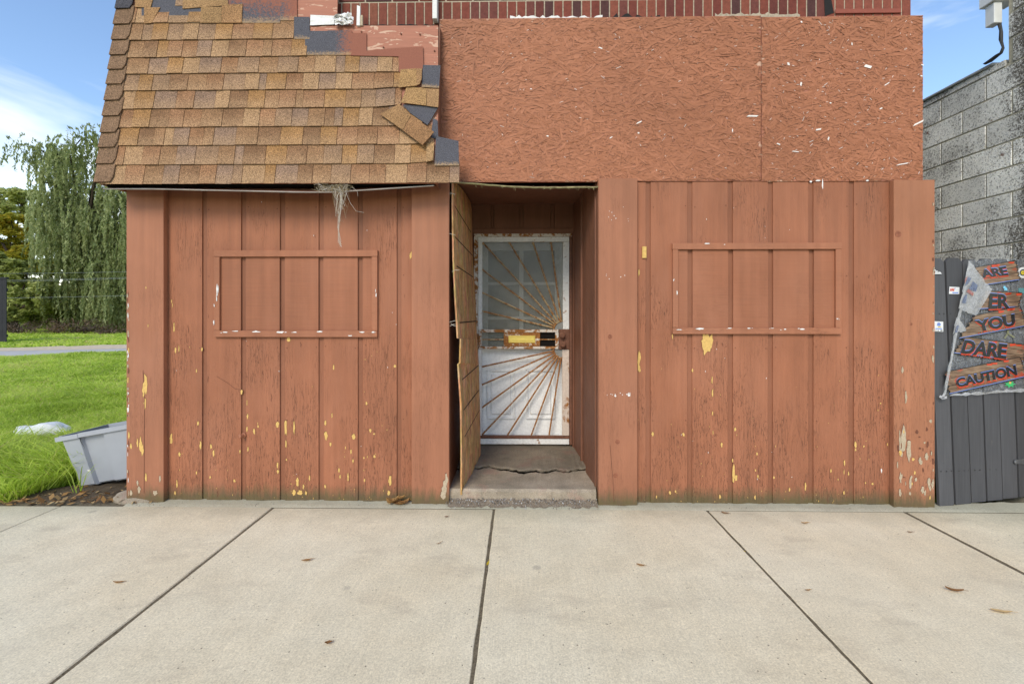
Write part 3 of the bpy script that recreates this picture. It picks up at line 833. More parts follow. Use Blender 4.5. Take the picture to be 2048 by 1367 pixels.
for (x0_, y0_, x1_, y1_) in [(433, 752, 455, 765), (455, 765, 470, 777), (470, 777, 482, 779), (1220, 890, 1226, 960), (1226, 960, 1228, 1003), (286, 740, 289, 800), (289, 800, 288, 985)]:
    yy = ypp if (x0_ < 330 or 1190 < x0_ < 1280) else yp
    p, q_ = PY(x0_, y0_, yy), PY(x1_, y1_, yy)
    d = (q_ - p).normalized(); nn = Vector((-d.z, 0, d.x)) * 0.0018
    cc.add([((p + nn).x, (p + nn).z), ((q_ + nn).x, (q_ + nn).z), ((q_ - nn).x, (q_ - nn).z), ((p - nn).x, (p - nn).z)], yy)
cy.build('yellow_paint_chips', M['yellow']); cw.build('white_paint_chips', M['white']); cb.build('bare_wood_patches', M['barewood']); cc.build('paint_splits_and_edge_shade', M['crust'])
# rusty nail heads in the planks
nh = MB()
for (pa, pb) in PL + PR:
    for zz_ in (0.10, 0.62, 1.18, 1.72, 2.24):
        for xx_ in ((pa + .018, pb - .018) if pb - pa > .12 else (pa + .012,)):
            if random.random() < .8: nh.lathe((xx_ + R(-.004, .004), YS - .0012, zz_ + R(-.012, .012)), (0, -1, 0), [(0, .0042), (.0008, .0042), (.0014, .002)], 7)
nh.build('nail_heads', M['crust'], bld, kind='stuff')
# knots on the posts
M['knot'] = flat('painted_knot', (0.25, 0.095, 0.055), 0.7, 0.2, 0.35, 60)
for (x, y, r) in [(1235, 883, 5), (1231, 950, 5), (1220, 673, 5), (1796, 468, 7), (1822, 648, 3)]:
    MB().lathe(PY(x, y, YF + .001), (0, -1, 0), [(0, r * .0036), (0.0016, r * .0034), (0.0018, r * .0024), (0.0010, r * .0018), (0.0016, r * .0008)], 12).build('knot', M['knot'], bld)
# round pipe stub poking through the planks
b0 = PY(488, 870, YS - .002)
MB().lathe(b0, (-0.25, -1, 0.05), [(0, 0.020), (0.006, 0.020), (0.007, 0.014), (0.034, 0.0135), (0.036, 0.016), (0.044, 0.016), (0.046, 0.011), (0.043, 0.010)], 14).build('pipe_stub', M['post'], bld)

# ---- painted strand board above, thousands of flakes in relief
def strand_panel(xl, xr, yt, yb, n, whites, seed):
    a, b = OP.at(xl, yt), OP.at(xr, yb)
    pan = box('strand_board', (a.x, YO, b.z), (b.x, bodyf - .016, a.z), M['deck'], bld)
    rg = np.random.default_rng(seed)
    wx, hz = b.x - a.x, a.z - b.z
    L = rg.uniform(0.03, 0.13, n) ; W = rg.uniform(0.004, 0.024, n)
    ang = rg.normal(0, 0.55, n) + np.where(rg.random(n) < 0.18, rg.uniform(-1.5, 1.5, n), 0)
    cx = rg.uniform(a.x + .01, b.x - .01, n); cz = rg.uniform(b.z + .008, a.z - .008, n)
    dep = np.linspace(0.0003, 0.0042, n)
    tone = rg.uniform(0.1, 0.92, n)
    tl = rg.normal(0, 0.0011, (n, 4))
    ux = np.stack([np.cos(ang), np.sin(ang)], 1); vx = np.stack([-np.sin(ang), np.cos(ang)], 1)
    P = []
    for k, (s, t) in enumerate(((-1, -1), (1, -1), (1, 1), (-1, 1))):
        jit = rg.uniform(0.75, 1.0, (n, 1))
        xz = np.stack([cx, cz], 1) + ux * (L[:, None] * s / 2 * jit) + vx * (W[:, None] * t / 2 * rg.uniform(.6, 1, (n, 1)))
        xz[:, 0] = np.clip(xz[:, 0], a.x + .001, b.x - .0012); xz[:, 1] = np.clip(xz[:, 1], b.z + .001, a.z - .001)
        P.append(np.stack([xz[:, 0], YO - dep - tl[:, k], xz[:, 1]], 1))
    co = np.stack(P, 1)
    # dark sliver beside many of the flakes, a painted shadow line
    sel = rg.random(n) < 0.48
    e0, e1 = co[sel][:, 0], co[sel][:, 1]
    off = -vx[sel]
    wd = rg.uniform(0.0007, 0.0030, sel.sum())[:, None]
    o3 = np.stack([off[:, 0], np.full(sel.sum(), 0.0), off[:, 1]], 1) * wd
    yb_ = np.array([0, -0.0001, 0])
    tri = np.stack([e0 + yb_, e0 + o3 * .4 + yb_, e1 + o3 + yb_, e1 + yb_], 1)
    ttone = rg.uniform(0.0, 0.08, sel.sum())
    # bare white slivers where paint never took
    m = whites
    wl_ = rg.uniform(0.003, 0.011, m) * np.where(rg.random(m) < 0.08, 2.0, 1); ww = rg.uniform(0.0006, 0.0020, m)
    wa = rg.normal(0.2, 0.8, m)
    wxp = a.x + wx * (rg.uniform(0.02, .98, m)); wz = rg.uniform(b.z + .02, a.z - .02, m)
    Pw = []
    for (s, t) in ((-1, -.3), (1, -1), (.9, .6), (-.8, 1)):
        Pw.append(np.stack([np.clip(wxp + np.cos(wa) * wl_ * s - np.sin(wa) * ww * t, a.x + .002, b.x - .002), np.full(m, YO - .0062), np.clip(wz + np.sin(wa) * wl_ * s + np.cos(wa) * ww * t, b.z + .002, a.z - .002)], 1))
    cow = np.stack(Pw, 1)
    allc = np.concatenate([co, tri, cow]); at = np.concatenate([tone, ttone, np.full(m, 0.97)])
    fix = []
    return pan, allc, at
def white_bits(lst):
    out = []
    for (x, y, w_, h_, a) in lst:
        p = PY(x, y, YO - .0066); k = 3.45 / F / 2
        c, s = math.cos(a), math.sin(a); w_ *= .8; h_ *= .75
        out.append([[p.x + c * w_ * k * u - s * h_ * k * v, YO - .0066, p.z + s * w_ * k * u + c * h_ * k * v] for (u, v) in ((-1, -.4), (.7, -1), (1, .5), (-.6, 1))])
    return np.array(out)
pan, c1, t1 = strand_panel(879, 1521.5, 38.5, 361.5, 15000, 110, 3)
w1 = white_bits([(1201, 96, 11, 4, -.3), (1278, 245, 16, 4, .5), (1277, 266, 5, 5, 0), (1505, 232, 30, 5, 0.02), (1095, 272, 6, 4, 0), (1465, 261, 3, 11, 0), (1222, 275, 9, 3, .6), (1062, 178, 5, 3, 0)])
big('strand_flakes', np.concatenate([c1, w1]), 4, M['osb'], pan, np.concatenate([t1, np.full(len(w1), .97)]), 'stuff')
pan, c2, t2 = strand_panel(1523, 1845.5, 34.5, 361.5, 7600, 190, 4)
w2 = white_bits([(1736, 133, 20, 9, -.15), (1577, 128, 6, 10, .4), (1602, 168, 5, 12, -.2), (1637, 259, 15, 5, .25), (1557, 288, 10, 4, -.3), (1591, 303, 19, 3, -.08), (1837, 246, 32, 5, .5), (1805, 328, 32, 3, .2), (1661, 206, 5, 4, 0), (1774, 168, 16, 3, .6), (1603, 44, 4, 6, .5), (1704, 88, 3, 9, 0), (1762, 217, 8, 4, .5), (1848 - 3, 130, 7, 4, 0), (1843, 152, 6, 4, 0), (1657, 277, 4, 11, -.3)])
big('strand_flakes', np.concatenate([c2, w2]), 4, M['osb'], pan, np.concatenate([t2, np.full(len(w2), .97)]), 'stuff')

# ---- brick band above: soldier course and running courses
bw = empty('brick_wall', (0, YB_ + .01, 3.9), parent=bld)
bx1 = BP.at(1822, 20).x; bx0 = BP.at(640, 20).x
zs0, zs1 = 3.612, 3.806
box('mortar_bed', (XL + .012, YB_ + 0.004, 3.58), (bx1 - .003, bodyf - .001, 4.15), M['mortar'], bw)
sold = MB().box((-0.0305, 0, -0.097), (0.0305, 0.016, 0.097), 0.002)
sm = mesh('brick', sold.v, sold.f, M['brick'])
rm = MB().box((-0.097, 0, -0.029), (0.097, 0.016, 0.029), 0.002)
rm = mesh('brick', rm.v, rm.f, M['brick'])
BC = [(0.17, 0.045, 0.033), (0.20, 0.055, 0.038), (0.135, 0.04, 0.032), (0.085, 0.036, 0.034), (0.23, 0.07, 0.045), (0.155, 0.05, 0.04)]
step = 0.0705
x = bx1 - 0.033; k = 0
while x > bx0:
    pxx = 1024 + F * (x / 3.48 + TH)
    c = random.choice(BC)
    if pxx > 1650: c = (0.25, 0.075, 0.05)
    if pxx < 930: c = random.choice([(0.20, 0.06, 0.04), (0.23, 0.08, 0.05), (0.17, .05, .035)])
    inst('brick', sm, (x, YB_ - R(0, 0.0015), (zs0 + zs1) / 2 + R(-.001, .001)), bw, color=c)
    x -= step
for r_ in range(4):
    z = zs1 + 0.012 + 0.029 + r_ * 0.068
    x = bx1 - 0.10 - (0.103 if r_ % 2 else 0)
    while x > bx0 - .1:
        inst('brick', rm, (x, YB_ - R(0, 0.0015), z), bw, color=random.choice(BC))
        x -= 0.206
# tarry, crumbled lower edge of the soldier course
def crumb(xa, xb, y0, hmin, hmax, mat, name, yoff):
    pts_t = []; pts_b = []
    n = int((xb - xa) / 6) + 2
    for i in range(n):
        x = xa + (xb - xa) * i / (n - 1)
        pts_t.append(PY(x, y0 - R(hmin, hmax), YB_ - yoff)); pts_b.append(PY(x, y0 + 3, YB_ - yoff))
    vs = pts_t + pts_b
    vs += [v + Vector((0, yoff + .002, 0)) for v in vs]
    fs = [(i, i + n, i + n + 1, i + 1) for i in range(n - 1)] + [(2 * n + i, i, i + 1, 2 * n + i + 1) for i in range(n - 1)]
    mk(name, vs, fs, mat, bw)
crumb(690, 868, 52, 0, 4, M['tar'], 'tar_edge', .006)
crumb(880, 1330, 42, 0, 4, M['tar'], 'tar_edge', .006)
crumb(1210, 1320, 41, 2, 16, M['tar'], 'tar_edge', .0075)
crumb(1320, 1822, 38, 0, 4, M['tar'], 'tar_edge', .006)
crumb(1020, 1205, 40, 4, 10, M['white'], 'mortar_smear', .004)
crumb(1430, 1600, 33, 2, 9, M['mortar'], 'mortar_smear', .004)
mk('tar_edge', [PY(x_, y_, YB_ - .004) for x_, y_ in ((1648, -4), (1662, -4), (1668, 26), (1650, 32))], [(3, 2, 1, 0)], M['tar'], bw)
p, q_ = PY(1669, 20, YB_), PY(1800, 27.5, YB_)
box('painted_strip', (p.x, YB_ - .012, q_.z), (q_.x, YB_ - .003, p.z), flat('red_painted_strip', (0.27, 0.08, 0.055), .7, .2), bw, .002)

# ---- shingled mansard
RT = math.atan2(0.174, 1.397)
Z0 = 2.363; Y0m = 3.22
SL = Plane((0, Y0m, Z0), (1, 0, 0), (0, math.sin(RT), math.cos(RT)))
def sl_t(px, py): return (SL.at(px, py) - SL.p0).dot(SL.ez)
def sl_p(x, t, off): return SL.p0 + SL.ex * x + SL.ez * t + SL.n * off
XM0 = SL.at(196, 366).x; XM1 = SL.at(877, 200).x
roof = empty('mansard_roof', (XM0 + 1.2, 3.3, Z0), parent=bld)
# deck: sloping boards with the torn outline, boxed back to the wall
def deckpoly(pts, name, mat, off=-0.012, th=0.012):
    P = [sl_p(SL.at(a, b).x, sl_t(a, b), 0) for a, b in pts]
    P = [p + SL.n * (off + th) for p in P]
    return MB().prism(P, -SL.n * th).build(name, mat, roof)
deckpoly([(196.5, 366), (876, 366), (876, 51), (620, 51), (620, 33), (674, 33), (676, -40), (202 + 40, -40)], 'roof_deck', M['deck'], -0.014, .012)
tt = sl_t(400, -40)
vs = [sl_p(XM0 + .003, 0.0, -.016), sl_p(XM0 + .003, tt, -.016), Vector((XM0 + .003, 3.46, sl_p(0, tt, 0).z)), Vector((XM0 + .003, 3.46, Z0))]
MB().prism(vs[::-1], (0.012, 0, 0)).build('cheek_board', M['deck'], roof)
xc = SL.at(876, 200).x
vs = [sl_p(xc, 0.0, -.016), sl_p(xc, sl_t(876, 51), -.016), Vector((xc, 3.44, sl_p(0, sl_t(876, 51), 0).z)), Vector((xc, 3.44, Z0))]
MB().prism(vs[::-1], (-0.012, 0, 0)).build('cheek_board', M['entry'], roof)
# courses
TAN = [(0.26, 0.135, 0.070), (0.285, 0.150, 0.080), (0.205, 0.112, 0.060), (0.34, 0.205, 0.110), (0.25, 0.152, 0.092), (0.24, 0.152, 0.104), (0.295, 0.158, 0.066), (0.26, 0.145, 0.076)]
BOT = [368, 329.5, 291, 254.5, 217.5, 181, 147.5, 114.5, 80, 45.5, 12]
tb = [sl_t(500, y) for y in BOT]
def tab(x0, x1, t0, t1, lift, col, th=0.004, sag=(0, 0), name='shingle'):
    """one shingle tab: front edge stands proud, tail runs under the course above"""
    e = 0.0015
    b0, b1 = lift + 0.0105, 0.0015 + lift * 0.4
    vs = [sl_p(x0 + e, t0 + sag[0], b0), sl_p(x1 - e, t0 + sag[1], b0), sl_p(x1 - e, t1, b1), sl_p(x0 + e, t1, b1)]
    vs += [v - SL.n * th for v in vs]
    fs = [(0, 1, 2, 3), (7, 6, 5, 4), (0, 4, 5, 1), (1, 5, 6, 2), (2, 6, 7, 3), (3, 7, 4, 0)]
    return mk(name, vs, fs, M['shingle'], roof, attrs={'grad': ('POINT', [0, 0, 1, 1] * 2)}, color=col)
ends = [919, 868, 868, 845, 803, 806, 798, 614, 588, 482, 457]
starts = [226, 231, 236, 240, 244, 249, 253, 257, 262, 267, 365]
for k in range(11):
    t0 = tb[k]; t1 = (tb[k + 1] if k < 10 else t0 + 0.13) + 0.012
    x = SL.at(starts[k], BOT[k]).x - 0.05; xe = SL.at(ends[k], BOT[k]).x
    hi = random.random() < .5; last = None
    while x < xe - 0.01:
        wd = R(0.10, 0.165)
        if random.random() < 0.12: wd = R(0.05, 0.08)
        x2 = min(x + wd, xe)
        if xe - x2 < 0.04: x2 = xe
        c = random.choice([q_ for q_ in TAN if q_ != last]); last = c
        f_ = R(0.92, 1.08)
        sg0 = R(-0.0015, 0.0015)
        if k == 9 and False: pass
        # curling ends of the two loose courses
        sag = [sg0, sg0 + R(-.002, .002)]
        def curl(xx):
            pxx = 1024 + F * (xx / 3.2 + TH)
            if k == 5 and pxx > 740: return 0.00032 * (pxx - 740) * .9
            if k == 1 and pxx > 800: return 0.0002 * (pxx - 800)
            if k == 4 and pxx > 735: return 0.0003 * (pxx - 735)
            return 0
        sag = [sag[0] + curl(x), sag[1] + curl(x2)]
        tab(x, x2, t0, t1, 0.0035 if hi else 0.0008, tuple(v * f_ for v in c), sag=sag)
        hi = not hi; x = x2
# hip caps folding round the left corner
HB = [366.6, 330, 297.5, 268, 235, 204, 172, 142.6, 114, 83.6, 53, 22]
for k in range(12):
    t0 = sl_t(215, HB[k]); t1 = sl_t(220, HB[k + 1] if k < 11 else -10) + 0.03
    xa = XM0 - 0.008; wd = 0.118 + R(-.006, .006)
    lo, hi_ = 0.028, 0.012
    A = [sl_p(xa, t0, lo), sl_p(xa + wd - 0.006, t0 + 0.004, lo - .004), sl_p(xa + wd + .010, t0 + .045, lo - .010), sl_p(xa + wd + 0.012, t1, hi_), sl_p(xa, t1, hi_)]
    Bk = [p + Vector((0.002, 0.11, 0)) for p in (A[0], A[4])]
    D = [p - SL.n * 0.005 for p in A]
    vs = A + Bk + D
    fs = [(0, 1, 2, 3, 4), (0, 4, 6, 5), (0, 7, 8, 1), (1, 8, 9, 2), (2, 9, 10, 3), (5, 7, 0)]
    c = (0.205, 0.125, 0.076) if k < 11 else (0.07, 0.066, 0.075)
    f_ = R(.93, 1.08)
    mk('hip_shingle', vs, fs, M['shingle'], roof, attrs={'grad': ('POINT', [1.0] * len(vs))}, color=tuple(v * f_ for v in c))
# torn pieces: exposed headlaps, lifted and hanging shingles
def sheet(pts, off, name='torn_shingle', red=None, grad=None, col=None, th=0.004, mat='under'):
    P = []
    for i, (a, b) in enumerate(pts):
        o_ = off[i] if isinstance(off, (list, tuple)) else off
        p = SL.at(a, b, o_)
        P.append(p)
    n = len(P)
    vs = P + [p - SL.n * th for p in P]
    fs = [tuple(range(n)), tuple(range(2 * n - 1, n - 1, -1))] + [(i, i + n, (i + 1) % n + n, (i + 1) % n) for i in range(n)]
    at = {'red': ('POINT', (red or [0] * n) * 2), 'grad': ('POINT', (grad or [1] * n) * 2)}
    return mk(name, vs, fs, M[mat], roof, attrs=at, color=col)
def rect(x0, y0, x1, y1): return [(x0, y1), (x1, y1), (x1, y0), (x0, y0)]
sheet(rect(283, -30, 402, 46), .0075, grad=[0, 0, 1, 1])
sheet(rect(402, -30, 560, 46), .007, red=[0, .3, 1, .6], grad=[0, 0, 1, 1])
sheet(rect(560, -30, 594, 41), .0078, red=[.3, .9, 1, .8], grad=[0, 0, 1, 1])
sheet(rect(588, 34, 619, 78), .0082, grad=[0, 0, 1, 1])
sheet(rect(610, 62, 655, 110), .0080, grad=[0, 0, 1, 1])
sheet(rect(655, 61, 704, 110), .0088, red=[0, .8, .8, 0], grad=[0, 0, 1, 1])
sheet(rect(700, 66, 733, 110), .0084, red=[.9, 1, 1, .9], grad=[1, 1, 1, 1])
sheet([(700, 111), (797, 113), (798, 144), (847, 138), (846, 93), (792, 96), (704, 104)], .0105, red=[1, 1, .9, .9, 1.2, 1.2, 1.2])
sheet([(843, 174), (878, 176), (881, 131), (846, 130)], .013, grad=[0, 0, 1, 1])
sheet([(869, 331), (918, 331), (917, 282), (872, 272)], .0140, grad=[0, 0, 1, 1])
sheet([(855, 250), (877, 214), (805, 209), (820, 226)], [.016, .02, .012, .012])
sheet([(862, 275), (877, 278), (875, 240), (866, 237)], .0085)
SHC = (0.33, 0.20, 0.095)
def spec(pts, off, col, grad=None):
    return sheet(pts, off, 'lifted_shingle', col=col, mat='shingle', grad=grad or [.8] * len(pts), th=0.0045)
spec([(760, 228), (805, 260), (822, 230), (798, 208)], [.03, .04, .035, .022], (0.29, 0.165, 0.078))
spec([(805.5, 260.5), (845, 290), (868, 264), (823, 230.5)], [.04, .05, .048, .035], (0.27, 0.145, 0.07))
spec([(802, 205), (852, 211), (853, 177), (814, 171.5)], [.026, .030, .018, .015], (0.33, 0.195, 0.088))
spec([(853, 211.5), (876.5, 214.5), (878, 178), (853.5, 177)], [.030, .034, .02, .018], (0.31, 0.18, 0.088))
spec([(797, 175), (833, 171), (832, 137), (801, 139)], [.022, .030, .014, .012], (0.34, 0.20, 0.088))
spec([(833, 171), (839, 168), (843, 158), (844, 137), (832.5, 137)], [.030, .032, .034, .016, .014], (0.29, 0.165, 0.08))
spec([(852, 324), (866, 320), (868.5, 284), (853, 286)], [.026, .03, .018, .015], (0.33, 0.2, 0.1))
spec([(288, 47), (303, 46), (320, 15), (288, 15)], .013, (0.30, 0.17, 0.08))
spec([(270, 14), (301, 15), (312, -25), (270, -25)], .0135, (0.31, 0.18, 0.085))
spec([(365, 17.5), (457, 10.5), (450, -25), (366, -25)], .0145, (0.32, 0.19, 0.09))
spec([(400, 45.5), (443, 45.5), (443, 14), (402, 14)], .0128, (0.30, 0.18, 0.085))
spec([(443.5, 45.5), (483, 45.5), (485, 8), (443.5, 10)], .0138, (0.31, 0.17, 0.08))
# nail heads on the bare deck
nl = MB()
for (x, y) in [(840, 69), (802, 68), (723, 64), (767, 95), (869, 102), (836, 130), (785, 100), (866, 134), (832, 224), (577, 36)]:
    p = SL.at(x, y, .002); nl.lathe(p, SL.n, [(0, .006), (.004, .006), (.005, .003)], 8)
nl.build('nail_heads', M['crust'], roof)
# crumpled white flashing, wood scrap and white batten at the torn top
def crumple(poly, name, mat, amp, parent, plane, base=0.02, n=9, m=5):
    a, b, c, d = poly                # bl br tr tl
    vs = []; fs = []
    for i in range(n):
        for j in range(m):
            u, v = i / (n - 1), j / (m - 1)
            x = (a[0] * (1 - u) + b[0] * u) * (1 - v) + (d[0] * (1 - u) + c[0] * u) * v
            y = (a[1] * (1 - u) + b[1] * u) * (1 - v) + (d[1] * (1 - u) + c[1] * u) * v
            vs.append(plane.at(x + R(-1, 1) * amp * 60, y + R(-1, 1) * amp * 60, base + R(0, amp)))
    for i in range(n - 1):
        for j in range(m - 1):
            q_ = i * m + j
            fs.append((q_, q_ + m, q_ + m + 1, q_ + 1))
    return mk(name, vs, fs, mat, parent)
crumple([(620, 51), (668, 49), (668, 32), (621, 30)], 'loose_flashing', M['white'], .004, roof, SL, .006)
crumple([(668, 50), (708, 47), (703, 24), (668, 30)], 'loose_flashing', M['white'], .035, roof, SL, .01, 10, 7)
p, q_ = SL.at(713, 11, .01), SL.at(720, 52, .01)
MB().prism([SL.at(a, b, .012) for a, b in ((713, 51), (719.5, 51), (720, 13), (714, 10.5))], -SL.n * .02).build('wood_scrap', M['white'], roof)
MB().prism([SL.at(a, b, .009) for a, b in ((720, 51), (725, 51), (725, 30), (720.5, 31))], -SL.n * .016).build('wood_scrap', M['barewood'], roof)
p, q_ = BP.at(868, 0), BP.at(880, 48)
box('white_batten', (p.x, 3.40, q_.z), (BP.at(877, 0).x, YB_ - .004, q_.z + .55), M['white'], bld, .002)
# soffit: loosened board under the mansard, its thin edge trim sagging
def soffit():
    n = 30; vs = []; fs = []
    x0, x1 = PY(207, 379, 3.24).x, PY(868, 372, 3.24).x
    for i in range(n):
        u = i / (n - 1); x = x0 + (x1 - x0) * u
        pxx = 207 + (868 - 207) * u
        yy = 379 + 6.5 * max(0, math.sin((u - .15) / .85 * math.pi)) if u > .15 else 379
        if u > .7: yy = 385.3 - (u - .7) / .3 * 13
        if .15 < u <= .7: yy = 379 + 6.5 * min(1, (u - .15) / .45)
        zf = PY(pxx, yy, 3.24).z
        vs += [(x, 3.24, zf), (x, 3.24, zf + .007), (x, 3.40, 2.385), (x, 3.40, 2.395)]
    for i in range(n - 1):
        a = 4 * i; b = a + 4
        fs += [(a, b, b + 1, a + 1), (a, a + 2, b + 2, b), (a + 1, b + 1, b + 3, a + 3)]
    fs += [(0, 1, 3, 2), (4 * n - 4, 4 * n - 2, 4 * n - 1, 4 * n - 3)]
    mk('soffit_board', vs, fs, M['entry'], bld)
    tr = []; 
    m_ = MB()
    pts = [Vector((vs[4 * i][0], 3.237, vs[4 * i][2] + .0035)) for i in range(n)]
    m_.tube(pts, 0.0045, 4)
    m_.build('soffit_trim', flat('dull_metal_edge', (0.40, 0.36, 0.33), .4, .5, .3, 8), bld)
soffit()
box('soffit_gap_darkener', (XM0 + .03, 3.262, Z0 - .012), (xc - .02, 3.275, Z0 + .10), M['dark'], bld)  # black board added just inside so the soffit gap reads as dark shade

# ---- entry recess
YD = 4.44
zc = 2.50
ze = 0.108
sidefar = PY(1147, 700, YD).x
# right side: two boards with a widening gap between them
def sidewall(px_list, name):
    pass
yg = 3.86
xr_ = lambda y: xe1 + (sidefar - xe1) * (y - YS) / (YD - YS)
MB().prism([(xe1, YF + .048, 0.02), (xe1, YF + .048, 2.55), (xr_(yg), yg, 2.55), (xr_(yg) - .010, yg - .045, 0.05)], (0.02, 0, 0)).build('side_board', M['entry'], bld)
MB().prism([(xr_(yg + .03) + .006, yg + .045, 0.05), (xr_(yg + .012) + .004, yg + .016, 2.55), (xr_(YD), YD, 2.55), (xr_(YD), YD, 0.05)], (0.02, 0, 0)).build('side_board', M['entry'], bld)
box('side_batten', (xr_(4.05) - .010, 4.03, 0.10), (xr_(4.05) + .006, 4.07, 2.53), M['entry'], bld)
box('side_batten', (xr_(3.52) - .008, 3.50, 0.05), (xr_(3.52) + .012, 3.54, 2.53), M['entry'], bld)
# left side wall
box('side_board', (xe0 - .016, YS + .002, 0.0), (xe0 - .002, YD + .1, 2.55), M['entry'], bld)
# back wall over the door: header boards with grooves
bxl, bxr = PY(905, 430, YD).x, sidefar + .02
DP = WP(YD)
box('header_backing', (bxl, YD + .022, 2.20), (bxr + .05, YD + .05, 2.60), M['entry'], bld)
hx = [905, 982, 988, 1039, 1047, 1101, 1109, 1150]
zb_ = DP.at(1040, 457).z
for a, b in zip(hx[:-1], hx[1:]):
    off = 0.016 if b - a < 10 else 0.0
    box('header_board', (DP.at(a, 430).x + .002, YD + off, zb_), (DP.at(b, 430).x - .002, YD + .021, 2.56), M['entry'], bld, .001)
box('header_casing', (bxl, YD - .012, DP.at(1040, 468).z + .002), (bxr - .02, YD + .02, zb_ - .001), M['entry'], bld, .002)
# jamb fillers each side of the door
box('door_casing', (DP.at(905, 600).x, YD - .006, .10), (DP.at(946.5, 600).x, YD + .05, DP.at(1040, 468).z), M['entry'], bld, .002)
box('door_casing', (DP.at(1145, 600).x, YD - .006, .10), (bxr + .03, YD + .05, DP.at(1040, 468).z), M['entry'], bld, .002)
# sagging plywood ceiling with frayed front edge
def ceiling():
    n, m_ = 24, 8; vs = []; fs = []
    for i in range(n):
        u = i / (n - 1)
        for j in range(m_):
            v = j / (m_ - 1)
            y = 3.43 + (YD + .02 - 3.43) * v
            x0 = PY(917, 370, y).x; x1 = xr_(y) + .01
            x0 = xe0 + .0; x = x0 + (x1 - x0) * u
            zf = PY(917 + 280 * u, 364.5 + 12 * math.sin(min(1, u * 1.15) * math.pi * .62), 3.43).z
            zz = zf + (zc - zf) * min(1, v * 2.2) ** .8
            vs.append((x, y, zz + (R(-.002, .002) if j == 0 else 0)))
    k = len(vs)
    vs += [(a, b, c + .010) for a, b, c in vs]
    for i in range(n - 1):
        for j in range(m_ - 1):
            a = i * m_ + j
            fs += [(a, a + 1, a + m_ + 1, a + m_), (k + a, k + a + m_, k + a + m_ + 1, k + a + 1)]
        a = i * m_
        fs.append((a, a + m_, k + a + m_, k + a))
    mk('entry_ceiling', vs, fs, M['entry'], bld)
    # pale splintered edge of the veneer
    sp = MB()
    e = [Vector((vs[i * m_][0], 3.4285, vs[i * m_][2] + .004)) for i in range(n)]
    sp.tube(e, 0.006, 4)
    for i in range(50):
        t = random.random() ** .6; p = e[min(n - 1, int(t * n))]
        d = Vector((R(-.03, .03), R(-.015, .0), R(-.03, .012)))
        sp.tube([p, p + d * .5 + Vector((0, 0, .003)), p + d], R(.0006, .0016), 3)
    sp.build('splintered_edge', flat('mossy_veneer', (0.30, 0.27, 0.14), .85, .1, .5, 30), bld)
ceiling()
# steps: lower slab, broken upper slab
def crack_line(px0, px1, base, n=26):
    return [(px0 + (px1 - px0) * i / (n - 1), base(i / (n - 1)) + R(-.8, .8)) for i in range(n)]
def steps():
    x0, x1 = xe0 - .01, xe1 - .012
    zl, zu = ze, ze + .024
    base = lambda u: 931 + 3 * u + 6 * math.exp(-((u - .62) / .22) ** 2) + 1.6 * math.sin(u * 17) + 1.2 * math.sin(u * 41)
    cl = crack_line(898, 1192, base, 60)
    up = []; lowf = []
    for i, (a, b) in enumerate(cl):
        p = G(a, b, zu); up.append(p)
        gap = 0.001 + .030 * math.exp(-((i / 59 - .52) / .16) ** 2) + R(0, .006)
        lowf.append(Vector((p.x, p.y - gap + .008, zl + R(-.002, .002))))
    yb = YD + .12
    n = len(up)
    vs = []; fs = []
    for p in up: vs += [Vector((p.x, p.y + .012, zu + R(-.002, .002))), Vector((p.x, p.y, zu - R(.003, .010))), Vector((p.x, p.y + R(.004, .012), zu - R(.016, .024))), Vector((p.x, yb, zu + .004))]
    for i in range(n - 1):
        a = 4 * i; b = a + 4
        fs += [(a, b, b + 3, a + 3), (a + 1, b + 1, b, a), (a + 2, b + 2, b + 1, a + 1)]
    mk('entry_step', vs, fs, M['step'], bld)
    vs = []; fs = []
    for i, p in enumerate(lowf):
        u = i / (n - 1); x = x0 + (x1 - x0) * u
        yf = 3.434 + R(-.004, .004)
        vs += [Vector((x, yf, -0.02)), Vector((x, yf - .004, zl - .016 + R(-.004, .003))), Vector((x, yf + .014, zl)), Vector((p.x if 0 < i < n - 1 else x, p.y, p.z)), Vector((p.x if 0 < i < n - 1 else x, p.y + .006, zl - .06))]
    for i in range(n - 1):
        a = 5 * i; b = a + 5
        for j in range(4): fs.append((a + j, b + j, b + j + 1, a + j + 1))
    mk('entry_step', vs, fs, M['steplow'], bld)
    box('step_bed', (x0, 3.5, -.05), (x1, YD + .1, .03), M['soil'], bld)
steps()

# ---- inner panelled door and rusty sunburst security door
YI = YD + .085
IP = WP(YI)
idoor = empty('inner_door', (IP.at(1045, 888).x, YI, ze + .03), parent=bld)
a, b = IP.at(948, 470), IP.at(1146, 890)
xg0, xg1 = IP.at(976, 600).x, IP.at(1110, 600).x; zg1, zg0 = IP.at(1040, 501).z, IP.at(1040, 697).z
dl = MB()
dl.box((a.x, YI, b.z), (xg0, YI + .04, a.z)); dl.box((xg1, YI, b.z), (b.x, YI + .04, a.z))
dl.box((xg0, YI, zg1), (xg1, YI + .04, a.z)); dl.box((xg0, YI, b.z), (xg1, YI + .04, zg0))
dl.build('door_leaf', M['innerdoor'], idoor)
xm0, xm1 = IP.at(1038.5, 600).x, IP.at(1047, 600).x
zz = [(zg1, IP.at(1040, 564).z), (IP.at(1040, 569.5).z, IP.at(1040, 633).z), (IP.at(1040, 639).z, zg0)]
for (t_, b_) in zz:
    for (l_, r_) in ((xg0, xm0), (xm1, xg1)):
        box('pane', (l_, YI + .018, b_), (r_, YI + .024, t_), M['pane'], idoor)
gb = MB(); gb.box((xm0, YI + .004, zg0), (xm1, YI + .034, zg1))
